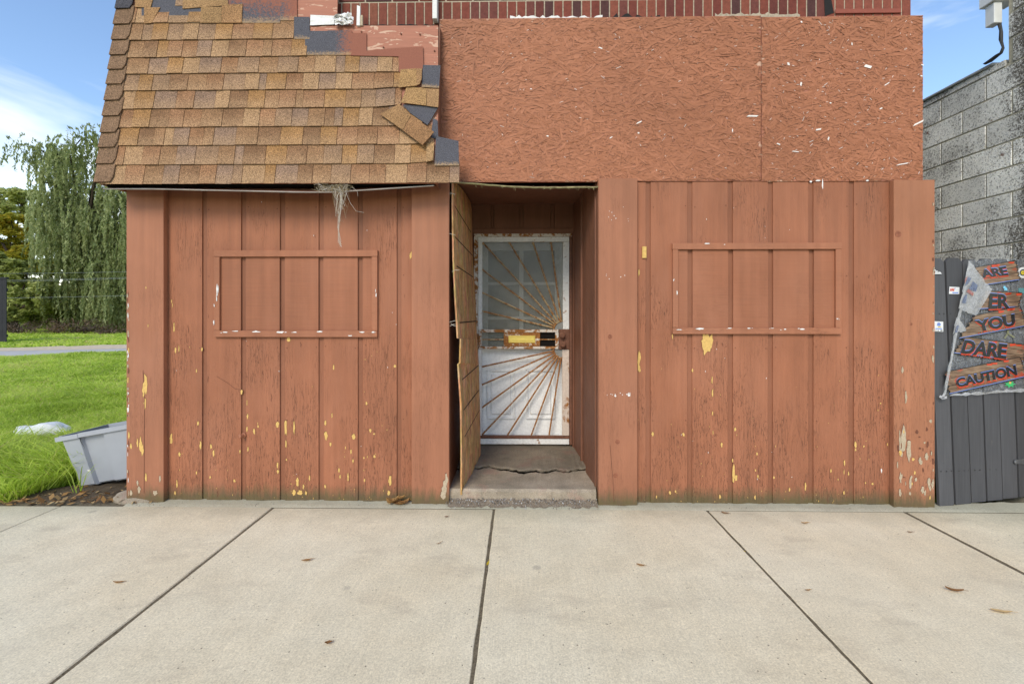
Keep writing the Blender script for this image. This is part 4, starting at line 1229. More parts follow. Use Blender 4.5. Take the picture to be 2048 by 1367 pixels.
for (u_, v_) in ((564, 569.5), (633, 639)):
    gb.box((xg0, YI + .005, IP.at(1040, v_).z), (xm0, YI + .033, IP.at(1040, u_).z)); gb.box((xm1, YI + .005, IP.at(1040, v_).z), (xg1, YI + .033, IP.at(1040, u_).z))
gb.build('glazing_bar', M['innerdoor'], idoor)
for (l_, r_) in ((974, 1030), (1052, 1110)):
    o_ = IP.at(l_, 738); i_ = IP.at(r_, 837)
    m_ = MB(); t_ = .020
    m_.box((o_.x, YI - .016, o_.z - t_), (i_.x, YI - .0005, o_.z), .003); m_.box((o_.x, YI - .016, i_.z), (i_.x, YI - .0005, i_.z + t_), .003)
    m_.box((o_.x, YI - .0155, i_.z + t_), (o_.x + t_, YI - .0005, o_.z - t_), .003); m_.box((i_.x - t_, YI - .0155, i_.z + t_), (i_.x, YI - .0005, o_.z - t_), .003)
    m_.box((o_.x + .04, YI - .014, i_.z + .045), (i_.x - .04, YI - .0005, o_.z - .045), .008)
    m_.build('door_panel', M['innerdoor'], idoor)
o_, i_ = IP.at(1016, 708), IP.at(1067, 723)
m_ = MB(); m_.box((o_.x, YI - .006, i_.z), (i_.x, YI - .0005, o_.z), .003); m_.box((o_.x + .03, YI - .011, i_.z + .022), (i_.x - .03, YI - .0062, o_.z - .022), .002)
m_.build('letter_slot', M['innerdoor'], idoor)

YG = YD + .012
GP = WP(YG)
sdoor = empty('security_door', (GP.at(1045, 888).x, YG, ze + .03), parent=bld)
def gbox(m_, x0, y0, x1, y1, ya_, yb_, bev=.002):
    a, b = GP.at(x0, y0), GP.at(x1, y1)
    m_.box((a.x, ya_, b.z), (b.x, yb_, a.z), bev); return m_
m_ = MB()
gbox(m_, 948, 467, 1143, 473.5, YG - .02, YG + .03); gbox(m_, 948, 473.8, 956, 888, YG - .02, YG + .03)
m_.build('door_frame', M['doorr'], sdoor)
gbox(MB(), 1138.5, 473.8, 1143.5, 888, YG - .02, YG + .03).build('door_frame', M['brownsteel'], sdoor)
m_ = MB()
gbox(m_, 956.6, 474.2, 1138, 483.5, YG - .012, YG + .024); gbox(m_, 956.6, 483.8, 964.6, 658, YG - .012, YG + .024)
gbox(m_, 1125.5, 483.8, 1138, 658, YG - .012, YG + .024); gbox(m_, 956.6, 698, 963.4, 870, YG - .012, YG + .024)
gbox(m_, 956.6, 876.2, 1138, 887.5, YG - .012, YG + .024)
m_.build('door_rail', M['doorw'], sdoor)
gbox(MB(), 1124.5, 698, 1138, 870, YG - .012, YG + .024).build('door_rail', M['doorl'], sdoor)
gbox(MB(), 956.8, 658.4, 1116.5, 664.2, YG - .016, YG + .024).build('door_rail', M['doorr'], sdoor)
gbox(MB(), 956.8, 692.3, 1116.5, 697.4, YG - .016, YG + .024).build('door_rail', M['doorr'], sdoor)
gbox(MB(), 956.8, 870.3, 1138, 875.8, YG - .018, YG + .024).build('door_rail', M['brownsteel'], sdoor)
gbox(MB(), 956.9, 664.5, 963.5, 692, YG - .015, YG + .024).build('door_rail', M['doorr'], sdoor)
gbox(MB(), 1007.6, 664.5, 1080, 692, YG - .015, YG + .02).build('slot_plate', M['slotp'], sdoor)
m_ = gbox(MB(), 1017, 670.5, 1070.5, 685, YG - .019, YG - .0155); gbox(m_, 1018.5, 673, 1069, 682, YG - .024, YG - .0195)
m_.build('letter_slot', M['brass'], sdoor)
gbox(MB(), 1080.3, 664.5, 1110, 692, YG + .012, YG + .02).build('grille_backing', M['dark'], sdoor)
gbox(MB(), 1110.3, 664.5, 1117, 692, YG - .014, YG + .024).build('door_rail', M['doorr'], sdoor)
gbox(gbox(MB(), 963.8, 677.4, 1007.3, 679.6, YG - .006, YG + .002, 0), 1080.3, 677.4, 1110, 679.6, YG - .006, YG + .002, 0).build('grille_bar', M['bar'], sdoor)
gbox(MB(), 1117.3, 658.2, 1138.1, 698.2, YG - .022, YG + .024, .004).build('lock_box', M['brownsteel'], sdoor)
for (x, y) in ((1123.5, 669.5), (1125, 688)):
    MB().lathe(GP.at(x, y) + Vector((0, -.022, 0)), (0, -1, 0), [(0, .030), (.008, .030), (.010, .020), (.020, .020), (.024, .027), (.040, .027), (.046, .018)], 16).build('lock_knob', M['brownsteel'], sdoor)
# sunburst bars
def rays(hub, ends_, r0, mat, flip):
    hp = GP.at(*hub)
    for e in ends_:
        q_ = GP.at(*e)
        d = (q_ - hp).normalized()
        a = hp + d * r0
        MB().tube([a + Vector((0, -.004, 0)), a.lerp(q_, .5) + Vector((0, -.006, 0)), q_ + Vector((0, -.004, 0))], 0.0084, 6).build('sunburst_bar', mat, sdoor)
    m_ = MB()
    arc = [hp + Vector((-math.sin(t) * r0, -.005, math.cos(t) * r0 * flip)) for t in np.linspace(-.05, math.pi / 2 + .05, 10)]
    m_.tube(arc, .006, 6)
    m_.build('sunburst_hub', mat, sdoor)
    q = [hp + Vector((-math.sin(t) * r0 * .95, 0, math.cos(t) * r0 * .95 * flip)) for t in np.linspace(0, math.pi / 2, 8)] + [hp]
    mk('hub_plate', q + [p + Vector((0, .006, 0)) for p in q], [tuple(range(9)) if flip < 0 else tuple(range(8, -1, -1))] + [tuple(range(9, 18))], M['hubgrey'], sdoor)
rays((1125, 659.5), [(966, 485.5), (1019, 485), (1066, 485), (1102, 485), (964, 538.5), (964, 584.6), (964, 621.7)], .085, M['bar'], 1)
rays((1125, 697.5), [(964, 733), (964, 769), (964, 814.6), (964, 869), (1015, 869.5), (1062.6, 869.5), (1098, 869.5)], .085, M['barb'], -1)
m_ = MB()
for (x, y) in [(966, 487), (1019, 486), (1066, 486), (1102, 486)]: m_.lathe(GP.at(x, y) + Vector((0, 0.002, 0)), (0, -1, 0), [(0, .012), (.008, .012), (.014, .006)], 10)
m_.build('bar_rosette', M['bar'], sdoor)
a, b = GP.at(964.8, 484), GP.at(1125.3, 658)
box('door_glass', (a.x, YG + .014, b.z), (b.x, YG + .018, a.z), M['glass'], sdoor)
a, b = GP.at(963.8, 664.6), GP.at(1007.3, 691.9)
box('door_glass', (a.x, YG + .014, b.z), (b.x, YG + .018, a.z), M['glass'], sdoor)
for y in (500, 700, 840):
    p = GP.at(953.5, y); MB().lathe(p + Vector((0, -.022, -.04)), (0, 0, 1), [(0, .009), (.08, .009)], 8).build('hinge', M['doorr'], sdoor)

# ================================================================== raw strand board pried loose at the left of the entry
def raw_board():
    root = empty('strand_board_sheet', (-.42, 3.8, .09), 'unpainted splintery strand board sheet standing ajar at the left of the entry', 'board')
    near = [(906.5, 358, 3.43), (906.5, 417, 3.43), (908, 519, 3.42), (912, 600, 3.42), (916.5, 676, 3.42), (922.5, 677, 3.43), (921, 725, 3.43), (917.5, 728, 3.42), (923, 811, 3.42), (924, 900, 3.42), (924, 989, 3.42)]
    far = [(941, 404, 4.20), (943.5, 420, 4.20), (946, 519, 4.20), (951, 600, 4.20), (954, 676, 4.20), (954.3, 680, 4.20), (957.5, 725, 4.20), (957.7, 728, 4.20), (960, 811, 4.20), (961, 880, 4.18), (961, 909, 4.14)]
    A = [PY(*p) for p in near]; B_ = [PY(*p) for p in far]
    A[0].z = min(A[0].z, 2.445)
    n = len(A); cols = 7
    vs = []
    for i in range(n):
        for j in range(cols):
            u = j / (cols - 1)
            p = A[i].lerp(B_[i], u)
            p.x += 0.012 * math.sin(u * math.pi) * (1 - i / n)
            vs.append(p)
    k = len(vs); vs += [p + Vector((-.012, -.0015, 0)) for p in vs]
    fs = []
    for i in range(n - 1):
        for j in range(cols - 1):
            a = i * cols + j
            fs += [(a, a + 1, a + cols + 1, a + cols), (k + a, k + a + cols, k + a + cols + 1, k + a + 1)]
    for i in range(n - 1):
        for j in (0, cols - 1):
            a = i * cols + j
            fs.append((a, a + cols, k + a + cols, k + a))
    for j in range(cols - 1):
        fs.append((j, k + j, k + j + 1, j + 1)); a = (n - 1) * cols + j; fs.append((a, a + 1, k + a + 1, k + a))
    mk('board', vs, fs, M['rawosb'], root)
    ln = MB()
    for (a, b) in [((909, 413), (942, 466)), ((910, 475), (945, 512)), ((913, 533), (946, 555)), ((919, 646), (952, 643)), ((924, 760), (957, 731)), ((927, 821), (958, 780)), ((929, 874), (959, 820))]:
        ts = []
        for i in range(9):
            u = i / 8
            x, y = a[0] + (b[0] - a[0]) * u, a[1] + (b[1] - a[1]) * u
            ts.append((x, y))
        # find the board point for each pixel: interpolate across the sheet
        pts = []
        for (x, y) in ts:
            d = ray(x, y)
            best = None
            for i in range(n - 1):
                for j in range(cols - 1):
                    q = [vs[i * cols + j], vs[i * cols + j + 1], vs[(i + 1) * cols + j + 1], vs[(i + 1) * cols + j]]
                    nn = (q[1] - q[0]).cross(q[3] - q[0])
                    den = d.dot(nn)
                    if abs(den) < 1e-9: continue
                    t = (q[0] - CAMP).dot(nn) / den
                    h = CAMP + d * t
                    ymin = min(p.y for p in q) - .02; ymax = max(p.y for p in q) + .02; zmin = min(p.z for p in q) - .02; zmax = max(p.z for p in q) + .02
                    if ymin <= h.y <= ymax and zmin <= h.z <= zmax: best = h
            if best: pts.append(best + Vector((.0015, -.002, 0)))
        if len(pts) > 2:
            w_ = Vector((0, 0, .009))
            b0 = len(ln.v)
            ln.add(pts + [p + w_ for p in pts], [(i, i + 1, i + 1 + len(pts), i + len(pts)) for i in range(len(pts) - 1)])
    ln.build('marking_line', M['pencil'], root)
    sp = MB()
    for (x, y) in [(906, 388), (908, 389), (911, 640), (912, 648), (914, 652), (908, 470), (916, 540)]:
        p = PY(x, y, 3.425)
        sp.tube([p + Vector((.01, 0, 0)), p + Vector((-.02, -.006, R(-.01, .012))), p + Vector((-.045, -.008, R(-.02, .02)))], .0013, 3)
    sp.build('splinter', M['strawpale'], root)
raw_board()

# ================================================================== nest hanging out of the soffit
def nest():
    root = empty('bird_nest', PY(675, 372, 3.26), 'ragged straw bird nest trailing out of the soffit gap', 'nest')
    m1, m2 = MB(), MB()
    def top(): return PY(R(664, 696), R(366, 380), R(3.20, 3.28))
    for k in range(52):
        p = top(); L = abs(random.gauss(0, 1)) * 34 + 8
        x0 = 683 + R(-9, 10)
        e = PY(x0 + R(-4, 4), 378 + L, 3.205 + R(-.01, .01))
        mid = p.lerp(e, .5) + Vector((R(-.03, .03), R(-.02, .005), R(-.01, .03)))
        (m1 if random.random() < .6 else m2).tube([p, p.lerp(mid, .6) + Vector((R(-.01, .01), 0, 0)), mid, e], R(.0006, .0014), 3, False)
    for k in range(7):
        x0 = 680 + R(-3, 3)
        pts = [PY(683 + R(-3, 3), 385, 3.20), PY(680 + R(-3, 3), 420, 3.20), PY(676 + R(-2, 2), 455, 3.20), PY(676 + k, 485 + R(-4, 4), 3.20), PY(679 + R(-2, 5), 494 - R(0, 8), 3.20)]
        m2.tube(pts, .0011, 3, False)
    for (pp) in ([(692, 385), (700, 405), (712, 422), (728, 425)], [(704, 374), (714, 382), (716, 392)], [(668, 385), (670, 395), (676, 400)]):
        m2.tube([PY(a, b, 3.20) for a, b in pp], .0011, 3, False)
    for k in range(160):
        p = PY(R(636, 700), R(367, 381), R(3.20, 3.30)); d = Vector((R(-.05, .05), R(-.02, .02), R(-.015, .015)))
        (m1 if random.random() < .7 else m2).tube([p - d, p + Vector((0, 0, R(-.01, .01))), p + d], R(.0006, .0015), 3, False)
    m1.build('straw', M['straw'], root, kind='stuff'); m2.build('pale_fibres', M['strawpale'], root, kind='stuff')
    lump = MB()
    for (x, y, s_) in [(647, 374, .022), (660, 375, .016), (676, 372, .025), (690, 374, .02)]:
        bm = bmesh.new(); bmesh.ops.create_icosphere(bm, subdivisions=2, radius=s_)
        c = PY(x, y, 3.26)
        for v in bm.verts: v.co = c + Vector((v.co.x * 1.6, v.co.y, v.co.z * .8)) * R(.8, 1.2)
        bm.verts.index_update(); lump.add([v.co.copy() for v in bm.verts], [tuple(v.index for v in f.verts) for f in bm.faces]); bm.free()
    lump.build('lint_clump', M['nest'], root)
nest()

# ================================================================== neighbouring block building on the right
XC = 3.90
blk = empty('block_building', (XC + 1, 4.4, 0), 'weathered grey concrete block building wall beyond the dark fence', 'building')
zb0 = 3.21 - .2032 * 16 + 0.04
box('mortar_core', (XC + .004, 3.42, -.1), (XC + 6, 9.0, 3.43), M['cmumortar'], blk)
box('mortar_core', (XC + .004, 3.42, 3.431), (XC + 6, 3.70, 4.9), M['cmumortar'], blk)
def block_mesh(Ln):
    b_ = MB().box((0, -Ln / 2, -.0955), (.02, Ln / 2, .0955), .003); return mesh('block', b_.v, b_.f, M['cmu'])
BF, cache = block_mesh(.396), {}
for k in range(-1, 22):
    zc_ = 3.21 + .1016 - .2032 * (k - 6) if False else 3.413 - .1016 - .2032 * (k - 6)
    if zc_ < 0: continue
    high = zc_ > 3.42
    off = 4.28 if k % 2 == 0 else 4.28 + .2032
    y = off - .4064 * 2
    y = y - .4064 * 1
    while y < 6.4:
        a, b = y + .005, y + .4014
        a = max(a, 3.425); lim = 3.698 if high else 6.4
        b = min(b, lim)
        if b - a > .05:
            if abs((b - a) - .396) < .002: me = BF
            else:
                key = round(b - a, 3)
                if key not in cache: cache[key] = block_mesh(b - a)
                me = cache[key]
            inst('block', me, (XC - R(0, .002), (a + b) / 2, zc_), blk)
        y += .4064
mk('front_wall', [(XC, 3.418, -.1), (XC + 6, 3.418, -.1), (XC + 6, 3.418, 4.9), (XC, 3.418, 4.9)], [(0, 1, 2, 3)], M['cmu'], blk)
# low parapet: mortar cap and grey coping with dark underside
box('parapet_cap', (XC - .004, 3.72, 3.418), (XC + .22, 9.0, 3.47), M['cmu'], blk, .004)
box('coping', (XC - .022, 3.80, 3.472), (XC + .24, 9.0, 3.492), M['flashing'], blk, .004)
def flashing():
    m_ = MB()
    path = [(1992, -12), (1989, 18), (1993, 45), (1998, 62), (1997, 80), (2003, 95), (1999, 105), (1990, 110), (1975, 121), (1965, 128)]
    W_ = [13, 13, 9, 7, 8, 5, 5, 7, 8, 5]
    CP = Plane((XC - .012, 0, 0), (0, -1, 0), (0, 0, 1))
    def at(px, py, off):
        d = ray(px, py); t = (XC - off) / d.x; return CAMP + d * t
    vs = []
    for (p, w_) in zip(path, W_):
        vs += [at(p[0], p[1], .02 + R(0, .02)), at(p[0] + w_ * .5, p[1] + w_ * .2, .035 + R(0, .02)), at(p[0] + w_, p[1] + w_ * .35, .012)]
    fs = []
    for i in range(len(path) - 1):
        for j in range(2): fs.append((3 * i + j, 3 * i + j + 1, 3 * i + j + 4, 3 * i + j + 3))
    n = len(vs); vs += [v + Vector((.006, 0.0, 0)) for v in vs]; fs += [tuple(i + n for i in f[::-1]) for f in fs]
    mk('torn_flashing', vs, fs, M['membrane'], blk, smooth=True)
    a, b = at(1976, 54, .08), at(1990, 54, .08)
    y0, y1 = min(a.y, b.y), max(a.y, b.y)
    box('fascia', (XC - .085, y0, a.z), (XC - .02, y1 + .02, a.z + .17), M['fascia'], blk, .004)
    box('fascia', (XC - .105, y0 - .02, a.z + .171), (XC + .1, y1 + .05, a.z + .42), M['fascia'], blk, .004)
flashing()

# ================================================================== dark picket gate
FA = math.radians(10.5)
FP = Plane((3.244, 3.452, 0), (math.cos(FA), math.sin(FA), 0), (0, 0, 1))
fen = empty('picket_fence', FP.at(1950, 1005), 'dark grey dog-eared picket fence closing the gap beside the brown storefront', 'fence')
edges_t = [1856, 1889, 1923, 1955.5, 1987, 2019, 2051]
edges_b = [1878, 1909.5, 1942, 1973, 2005, 2037, 2068]
for i in range(6):
    def fx(px, y): return FP.at(px, y)
    tl, tr = fx(edges_t[i], 520), fx(edges_t[i + 1], 520)
    bl_, br_ = fx(edges_b[i], 1008), fx(edges_b[i + 1], 1008)
    zt = 1.845 + R(-.006, .006); zb = 0.006 + .004 * i
    for p in (tl, tr): p.z = zt
    for p in (bl_, br_): p.z = zb
    e = (tr - tl).normalized(); g_ = .0058
    tl, bl_ = tl + e * g_, bl_ + e * g_; tr, br_ = tr - e * g_, br_ - e * g_
    w_ = (tr - tl).length; ear = .030
    c1_ = tl + (bl_ - tl).normalized() * ear; c2_ = tr + (br_ - tr).normalized() * ear
    poly = [bl_, br_, c2_, tr - e * ear, tl + e * ear, c1_]
    offn = FP.n * (0.003 * (i % 2) + R(0, .002))
    MB().prism([p + offn for p in poly], -FP.n * .019).build('picket', M['fence'], fen)
for i in range(1, 7):  # made-up black boards, added so the gaps between pickets look dark
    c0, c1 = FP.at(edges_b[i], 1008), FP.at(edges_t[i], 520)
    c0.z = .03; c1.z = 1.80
    MB().prism([c0 - FP.ex * .035 - FP.n * .052, c0 + FP.ex * .035 - FP.n * .052, c1 + FP.ex * .035 - FP.n * .052, c1 - FP.ex * .035 - FP.n * .052], -FP.n * .014).build('gap_darkening_board', M['blackwood'], fen)
for z in (.28, 1.43):
    a = FP.at(1880, 700); b = FP.at(2060, 700)
    a.z = b.z = z
    P = [a - FP.n * .068, b - FP.n * .068, b - FP.n * .068 + Vector((0, 0, .085)), a - FP.n * .068 + Vector((0, 0, .085))]
    MB().prism(P, -FP.n * .038).build('fence_rail', M['fence'], fen)
nl = MB()
for (x, y) in [(1879, 627), (1888, 627), (1901, 627), (1910, 626), (1882, 942), (1893, 942), (1903, 941), (1918, 941), (1928, 940), (1937, 940), (1950, 939), (1960, 939), (1980, 938), (1992, 938)]:
    nl.lathe(FP.at(x, y, .004), FP.n, [(0, .004), (.002, .004)], 6)
nl.build('nail_heads', M['ink'], fen)
h = MB()
P = [FP.at(a, b, .008) for a, b in ((2030, 927), (2062, 928), (2062, 916), (2030, 919))]
h.prism(P, -FP.n * .004); h.lathe(FP.at(2031, 923, .008), FP.n, [(0, .017), (.006, .017), (.008, .010)], 12)
h.build('hinge', M['steel'], fen)

# stickers on the pickets
def fpoly(name, pts, off, mat, parent, th=.0008):
    P = [FP.at(a, b, off) for a, b in pts]
    return MB().prism(P, -FP.n * th).build(name, mat, parent)
def join_polys(name, polys, off, mat, parent):
    m_ = MB()
    for pts in polys: m_.prism([FP.at(a, b, off) for a, b in pts], -FP.n * .0005)
    return m_.build(name, mat, parent)
SO = .0085
def sq(x0, y0, x1, y1): return [(x0, y1), (x1, y1), (x1, y0), (x0, y0)]
st = empty('sticker', FP.at(1909, 581, SO), parent=fen)
fpoly('sticker_paper', [(1898, 587.5), (1918.5, 588), (1919, 574), (1899, 573)], SO, M['whiteink'], st)
join_polys('red_mark', [[(1900, 582), (1902, 582), (1903.2, 576), (1901.5, 576)], [(1903, 582), (1905, 582), (1906.2, 576), (1904.5, 576)], [(1906, 582), (1908.2, 582), (1909.2, 576), (1907.5, 576)], sq(1900.5, 579, 1908.5, 580)], SO + .001, M['redink'], st)
join_polys('blue_mark', [sq(1905, 584, 1916.5, 586.3), [(1908, 577.5), (1911, 577), (1912.5, 575.6), (1909.5, 575.8)]], SO + .001, M['blueink'], st)
st = empty('sticker', FP.at(1878, 652, SO), parent=fen)
fpoly('sticker_paper', [(1869, 662.5), (1886.5, 663), (1886.5, 643), (1869, 642)], SO, M['whiteink'], st)
join_polys('blue_mark', [[(1874, 651), (1880, 652), (1882, 648), (1879, 644.5), (1875, 645.5)], sq(1871, 656, 1884, 658)], SO + .001, M['blueink'], st)
join_polys('yellow_mark', [[(1876, 654.5), (1882, 654.5), (1881, 652.3), (1876, 652.6)]], SO + .001, M['yellowink'], st)
join_polys('black_mark', [sq(1871, 660, 1873, 661.5), sq(1875, 660, 1878, 661.5), sq(1881, 659.6, 1885, 661.6)], SO + .001, M['ink'], st)
st = empty('sticker', FP.at(1875, 544, SO), parent=fen)
fpoly('sticker_paper', [(1867, 548), (1883.5, 547.5), (1882, 545), (1879.5, 543), (1876, 543), (1875, 541.5), (1872, 541.5), (1871, 539), (1868, 539)], SO, M['whiteink'], st)
join_polys('black_mark', [sq(1869.5, 541, 1870.8, 546), sq(1872.5, 543.8, 1879, 544.8)], SO + .001, M['ink'], st)

# ---- clear plastic banner taped over the pickets
ban = empty('plastic_banner', FP.at(1970, 790, .02), 'torn clear plastic halloween banner printed with dripping caution boards taped on the fence', 'banner')
def film(corners, n, m_, name, mat, base, amp):
    a, b, c, d = corners
    vs = []; fs = []
    for i in range(n):
        for j in range(m_):
            u, v = i / (n - 1), j / (m_ - 1)
            x = (a[0] * (1 - u) + b[0] * u) * (1 - v) + (d[0] * (1 - u) + c[0] * u) * v
            y = (a[1] * (1 - u) + b[1] * u) * (1 - v) + (d[1] * (1 - u) + c[1] * u) * v
            ed = 1.5 if j in (0, m_ - 1) or i == 0 else 0
            vs.append(FP.at(x + R(-ed, ed), y + R(-ed, ed) * 1.4, base + amp * (.5 + .5 * math.sin(u * 9 + v * 5 + math.sin(v * 11)))))
    for i in range(n - 1):
        for j in range(m_ - 1):
            q = i * m_ + j; fs.append((q, q + m_, q + m_ + 1, q + 1))
    return mk(name, vs, fs, mat, ban, smooth=True)
film([(1884, 793), (2075, 780), (2075, 516), (1937, 519)], 26, 30, 'film', M['film'], .0062, .003)
film([(1918, 616), (1952, 632), (1984, 580), (1938, 521)], 12, 14, 'folded_film', M['filmfold'], .030, .008)
film([(1905, 668), (1934, 660), (1916, 634), (1913, 636)], 8, 8, 'folded_film', M['filmfold'], .029, .004)
film([(1886, 790), (1892, 788), (1942, 524), (1937, 522)], 4, 24, 'film_edge', M['filmfold'], .0285, .003)
film([(1893, 792), (2060, 782), (2060, 776), (1905, 788)], 18, 4, 'film_edge', M['filmfold'], .0275, .005)
for q in [[(1930, 572), (1939, 564), (1943, 556), (1936, 553)], [(1938, 578), (1952, 583), (1956, 570), (1946, 562)], [(1924, 606), (1932, 606), (1935, 588), (1928, 592)], [(1910, 664), (1915, 664), (1918, 650), (1914, 650)]]:
    join_polys('blue_smudge', [q], .0395, M['smudge'], ban)
for q in [[(1933, 583), (1946, 592), (1948, 586), (1937, 577)], [(1929, 566), (1933, 560), (1935, 552), (1931, 556)]]:
    join_polys('red_smudge', [q], .0393, M['redsmudge'], ban)
m_ = MB()
for (x, y, a) in [(1886, 792, .9), (1884, 794, -.4), (1889, 795, .2)]:
    c = FP.at(x, y, .031); d = FP.ex * math.cos(a) + FP.ez * math.sin(a); e = FP.n.cross(d)
    m_.prism([c - d * .022 - e * .009, c + d * .022 - e * .009, c + d * .022 + e * .009, c - d * .022 + e * .009], -FP.n * .001)
m_.build('tape', M['tape'], ban)
def text_mesh(s):
    cu = bpy.data.curves.new('lettering', 'FONT'); cu.body = s; cu.offset = 0.042; cu.resolution_u = 3
    o = bpy.data.objects.new('lettering', cu); COL.objects.link(o)
    dg = bpy.context.evaluated_depsgraph_get()
    me = o.evaluated_get(dg).to_mesh()
    V = [v.co.copy() for v in me.vertices]; Fc = [tuple(p.vertices) for p in me.polygons]
    o.evaluated_get(dg).to_mesh_clear(); bpy.data.objects.remove(o); bpy.data.curves.remove(cu)
    return V, Fc
def board(corners, word, tq, off, cut=None):
    """corners bl br tr tl of one printed plank; tq = quad the word fills (bl br tr tl)"""
    root = empty('printed_plank', FP.at((corners[0][0] + corners[1][0]) / 2, corners[0][1], off), parent=ban)
    bl_, br_, tr, tl = corners
    def lerp(a, b, u): return (a[0] + (b[0] - a[0]) * u, a[1] + (b[1] - a[1]) * u)
    pts = [bl_, br_]
    nz_ = 9
    for i in range(1, nz_): p = lerp(br_, tr, i / nz_); pts.append((p[0] + (3.0 if i % 2 else -3.0), p[1]))
    pts += [tr, tl]
    for i in range(1, nz_): p = lerp(tl, bl_, i / nz_); pts.append((p[0] + (-3.0 if i % 2 else 3.0), p[1]))
    fpoly('plank_print', pts, off, M['print'], root)
    # dark zig-zag border and the blue/black edges
    zig = []
    for i in range(nz_):
        for (A_, B_) in ((br_, tr), (tl, bl_)):
            p, q = lerp(A_, B_, (i + .1) / nz_), lerp(A_, B_, (i + .9) / nz_); s_ = 3.4 if A_ is br_ else -3.4
            zig.append([(p[0], p[1]), (q[0], q[1]), ((p[0] + q[0]) / 2 + s_, (p[1] + q[1]) / 2)] if A_ is br_ else [(q[0], q[1]), ((p[0] + q[0]) / 2 + s_, (p[1] + q[1]) / 2), (p[0], p[1])])
    zig.append([(bl_[0], bl_[1] + 1.6), (br_[0], br_[1] + 1.6), br_, bl_]); zig.append([tl, tr, (tr[0], tr[1] - 1.4), (tl[0], tl[1] - 1.4)])
    for fr_ in (.36, .68):
        a, b = lerp(bl_, tl, fr_), lerp(br_, tr, fr_); zig.append([(a[0], a[1] + .5), (b[0], b[1] + .5), (b[0], b[1] - .3), (a[0], a[1] - .3)])
    join_polys('plank_border', zig, off + .0012, M['ink'], root)
    join_polys('plank_highlight', [[(bl_[0], bl_[1] + .3), (br_[0], br_[1] + .3), (br_[0], br_[1] - .9), (bl_[0], bl_[1] - .9)]], off + .0018, M['blueink'], root)
    rd = []
    for k in range(3):
        u = R(.45, .95); p = lerp(tl, tr, u); rd.append([(p[0] - 5, p[1] + R(3, 6)), (p[0] + R(3, 6), p[1] + 4), (p[0] + 6, p[1] + .6), (p[0] - 6, p[1] + 1)])
    V, Fc = text_mesh(word)
    x0, x1 = min(v.x for v in V), max(v.x for v in V); y0, y1 = min(v.y for v in V), max(v.y for v in V)
    def mapv(v, dx=0, dy=0):
        u, w_ = (v.x - x0) / (x1 - x0), (v.y - y0) / (y1 - y0)
        a, b = lerp(tq[0], tq[1], u), lerp(tq[3], tq[2], u); p = lerp(a, b, w_)
        return (p[0] + dx, p[1] + dy)
    for (mt, dx, dy, of, nm) in ((M['redink'], .3, 2.3, .0024, 'red_drip'), (M['blueink'], 0, -1.3, .0027, 'blue_shade'), (M['ink'], 0, 0, .0032, 'lettering')):
        vs = [FP.at(*mapv(v, dx, dy), off + of) for v in V]
        m_ = MB(); m_.add(vs, Fc)
        if nm == 'red_drip':
            for k in range(len(word) * 6):
                u = (k + R(.2, .8)) / (len(word) * 6); p = lerp(tq[0], tq[1], u)
                m_.add([FP.at(p[0] - .8, p[1] + .5, off + of), FP.at(p[0] + .8, p[1] + .5, off + of), FP.at(p[0] + .1, p[1] + R(3, 5.5), off + of)], [(0, 2, 1)])
            for q in rd: m_.add([FP.at(a, b, off + of - .0004) for a, b in q], [(0, 1, 2, 3)])
        m_.build(nm, mt, root)
o_ = .0150
board([(1969, 569.5), (2039, 559), (2031, 521.5), (1951, 535)], 'ARE', [(1966, 556), (2017, 550), (2012, 532), (1960, 540)], o_)
board([(1957, 617.5), (2036, 613), (2044, 586), (1972, 582)], 'ER', [(1977, 618), (2020, 616.5), (2018, 589), (1980, 586)], o_ + .0002)
board([(1919, 676), (2052, 651), (2040, 612.5), (1951, 631)], 'YOU', [(1957, 664), (2031, 651), (2029, 627), (1949, 641)], o_ + .006)
board([(1908, 705), (2046, 722), (2052, 690), (1932, 674)], 'DARE', [(1921, 706), (2012, 718), (2015, 688), (1930, 679)], o_ + .0062)
board([(1899, 787), (2052, 752), (2040, 714), (1892, 744)], 'CAUTION', [(1914, 775), (2035, 750), (2031, 729), (1911, 757)], o_ + .0095)
# small stuck-on decorations under the film
star = []
for k in range(14):
    r_ = 12 if k % 2 == 0 else 6; t = 2 * math.pi * k / 14; star.append((2020 + math.cos(t) * r_, 768 - math.sin(t) * r_ * .62))
st = empty('splat_decal', FP.at(2020, 770, .009), parent=ban)
fpoly('green_splat', star, .0105, M['greenink'], st)
fpoly('orange_centre', [(2018, 767), (2022, 767), (2023, 763), (2019, 762)], .0115, M['yellow'], st)
join_polys('blue_splat', [[(2008, 580), (2015, 581), (2014, 575), (2010, 574)], [(2006.5, 576), (2011, 577), (2011, 572), (2007.5, 571.5)]], .0105, M['cyanink'], ban)
def ring(cx, cy, ro, ri, n=18):
    return [[(cx + math.cos(2 * math.pi * k / n) * ro, cy - math.sin(2 * math.pi * k / n) * ro), (cx + math.cos(2 * math.pi * (k + 1) / n) * ro, cy - math.sin(2 * math.pi * (k + 1) / n) * ro), (cx + math.cos(2 * math.pi * (k + 1) / n) * ri, cy - math.sin(2 * math.pi * (k + 1) / n) * ri), (cx + math.cos(2 * math.pi * k / n) * ri, cy - math.sin(2 * math.pi * k / n) * ri)] for k in range(n)]
join_polys('round_decal', ring(2046, 545, 11, 7), .0105, M['whiteink'], ban)
join_polys('round_decal', ring(2046, 545, 4, 1), .0105, M['yellowink'], ban)
join_polys('shield_decal', [[(2037, 583), (2046, 588), (2055, 583), (2055, 576), (2037, 576)]], .0102, flat('teal_decal', (.10, .25, .27)), ban)
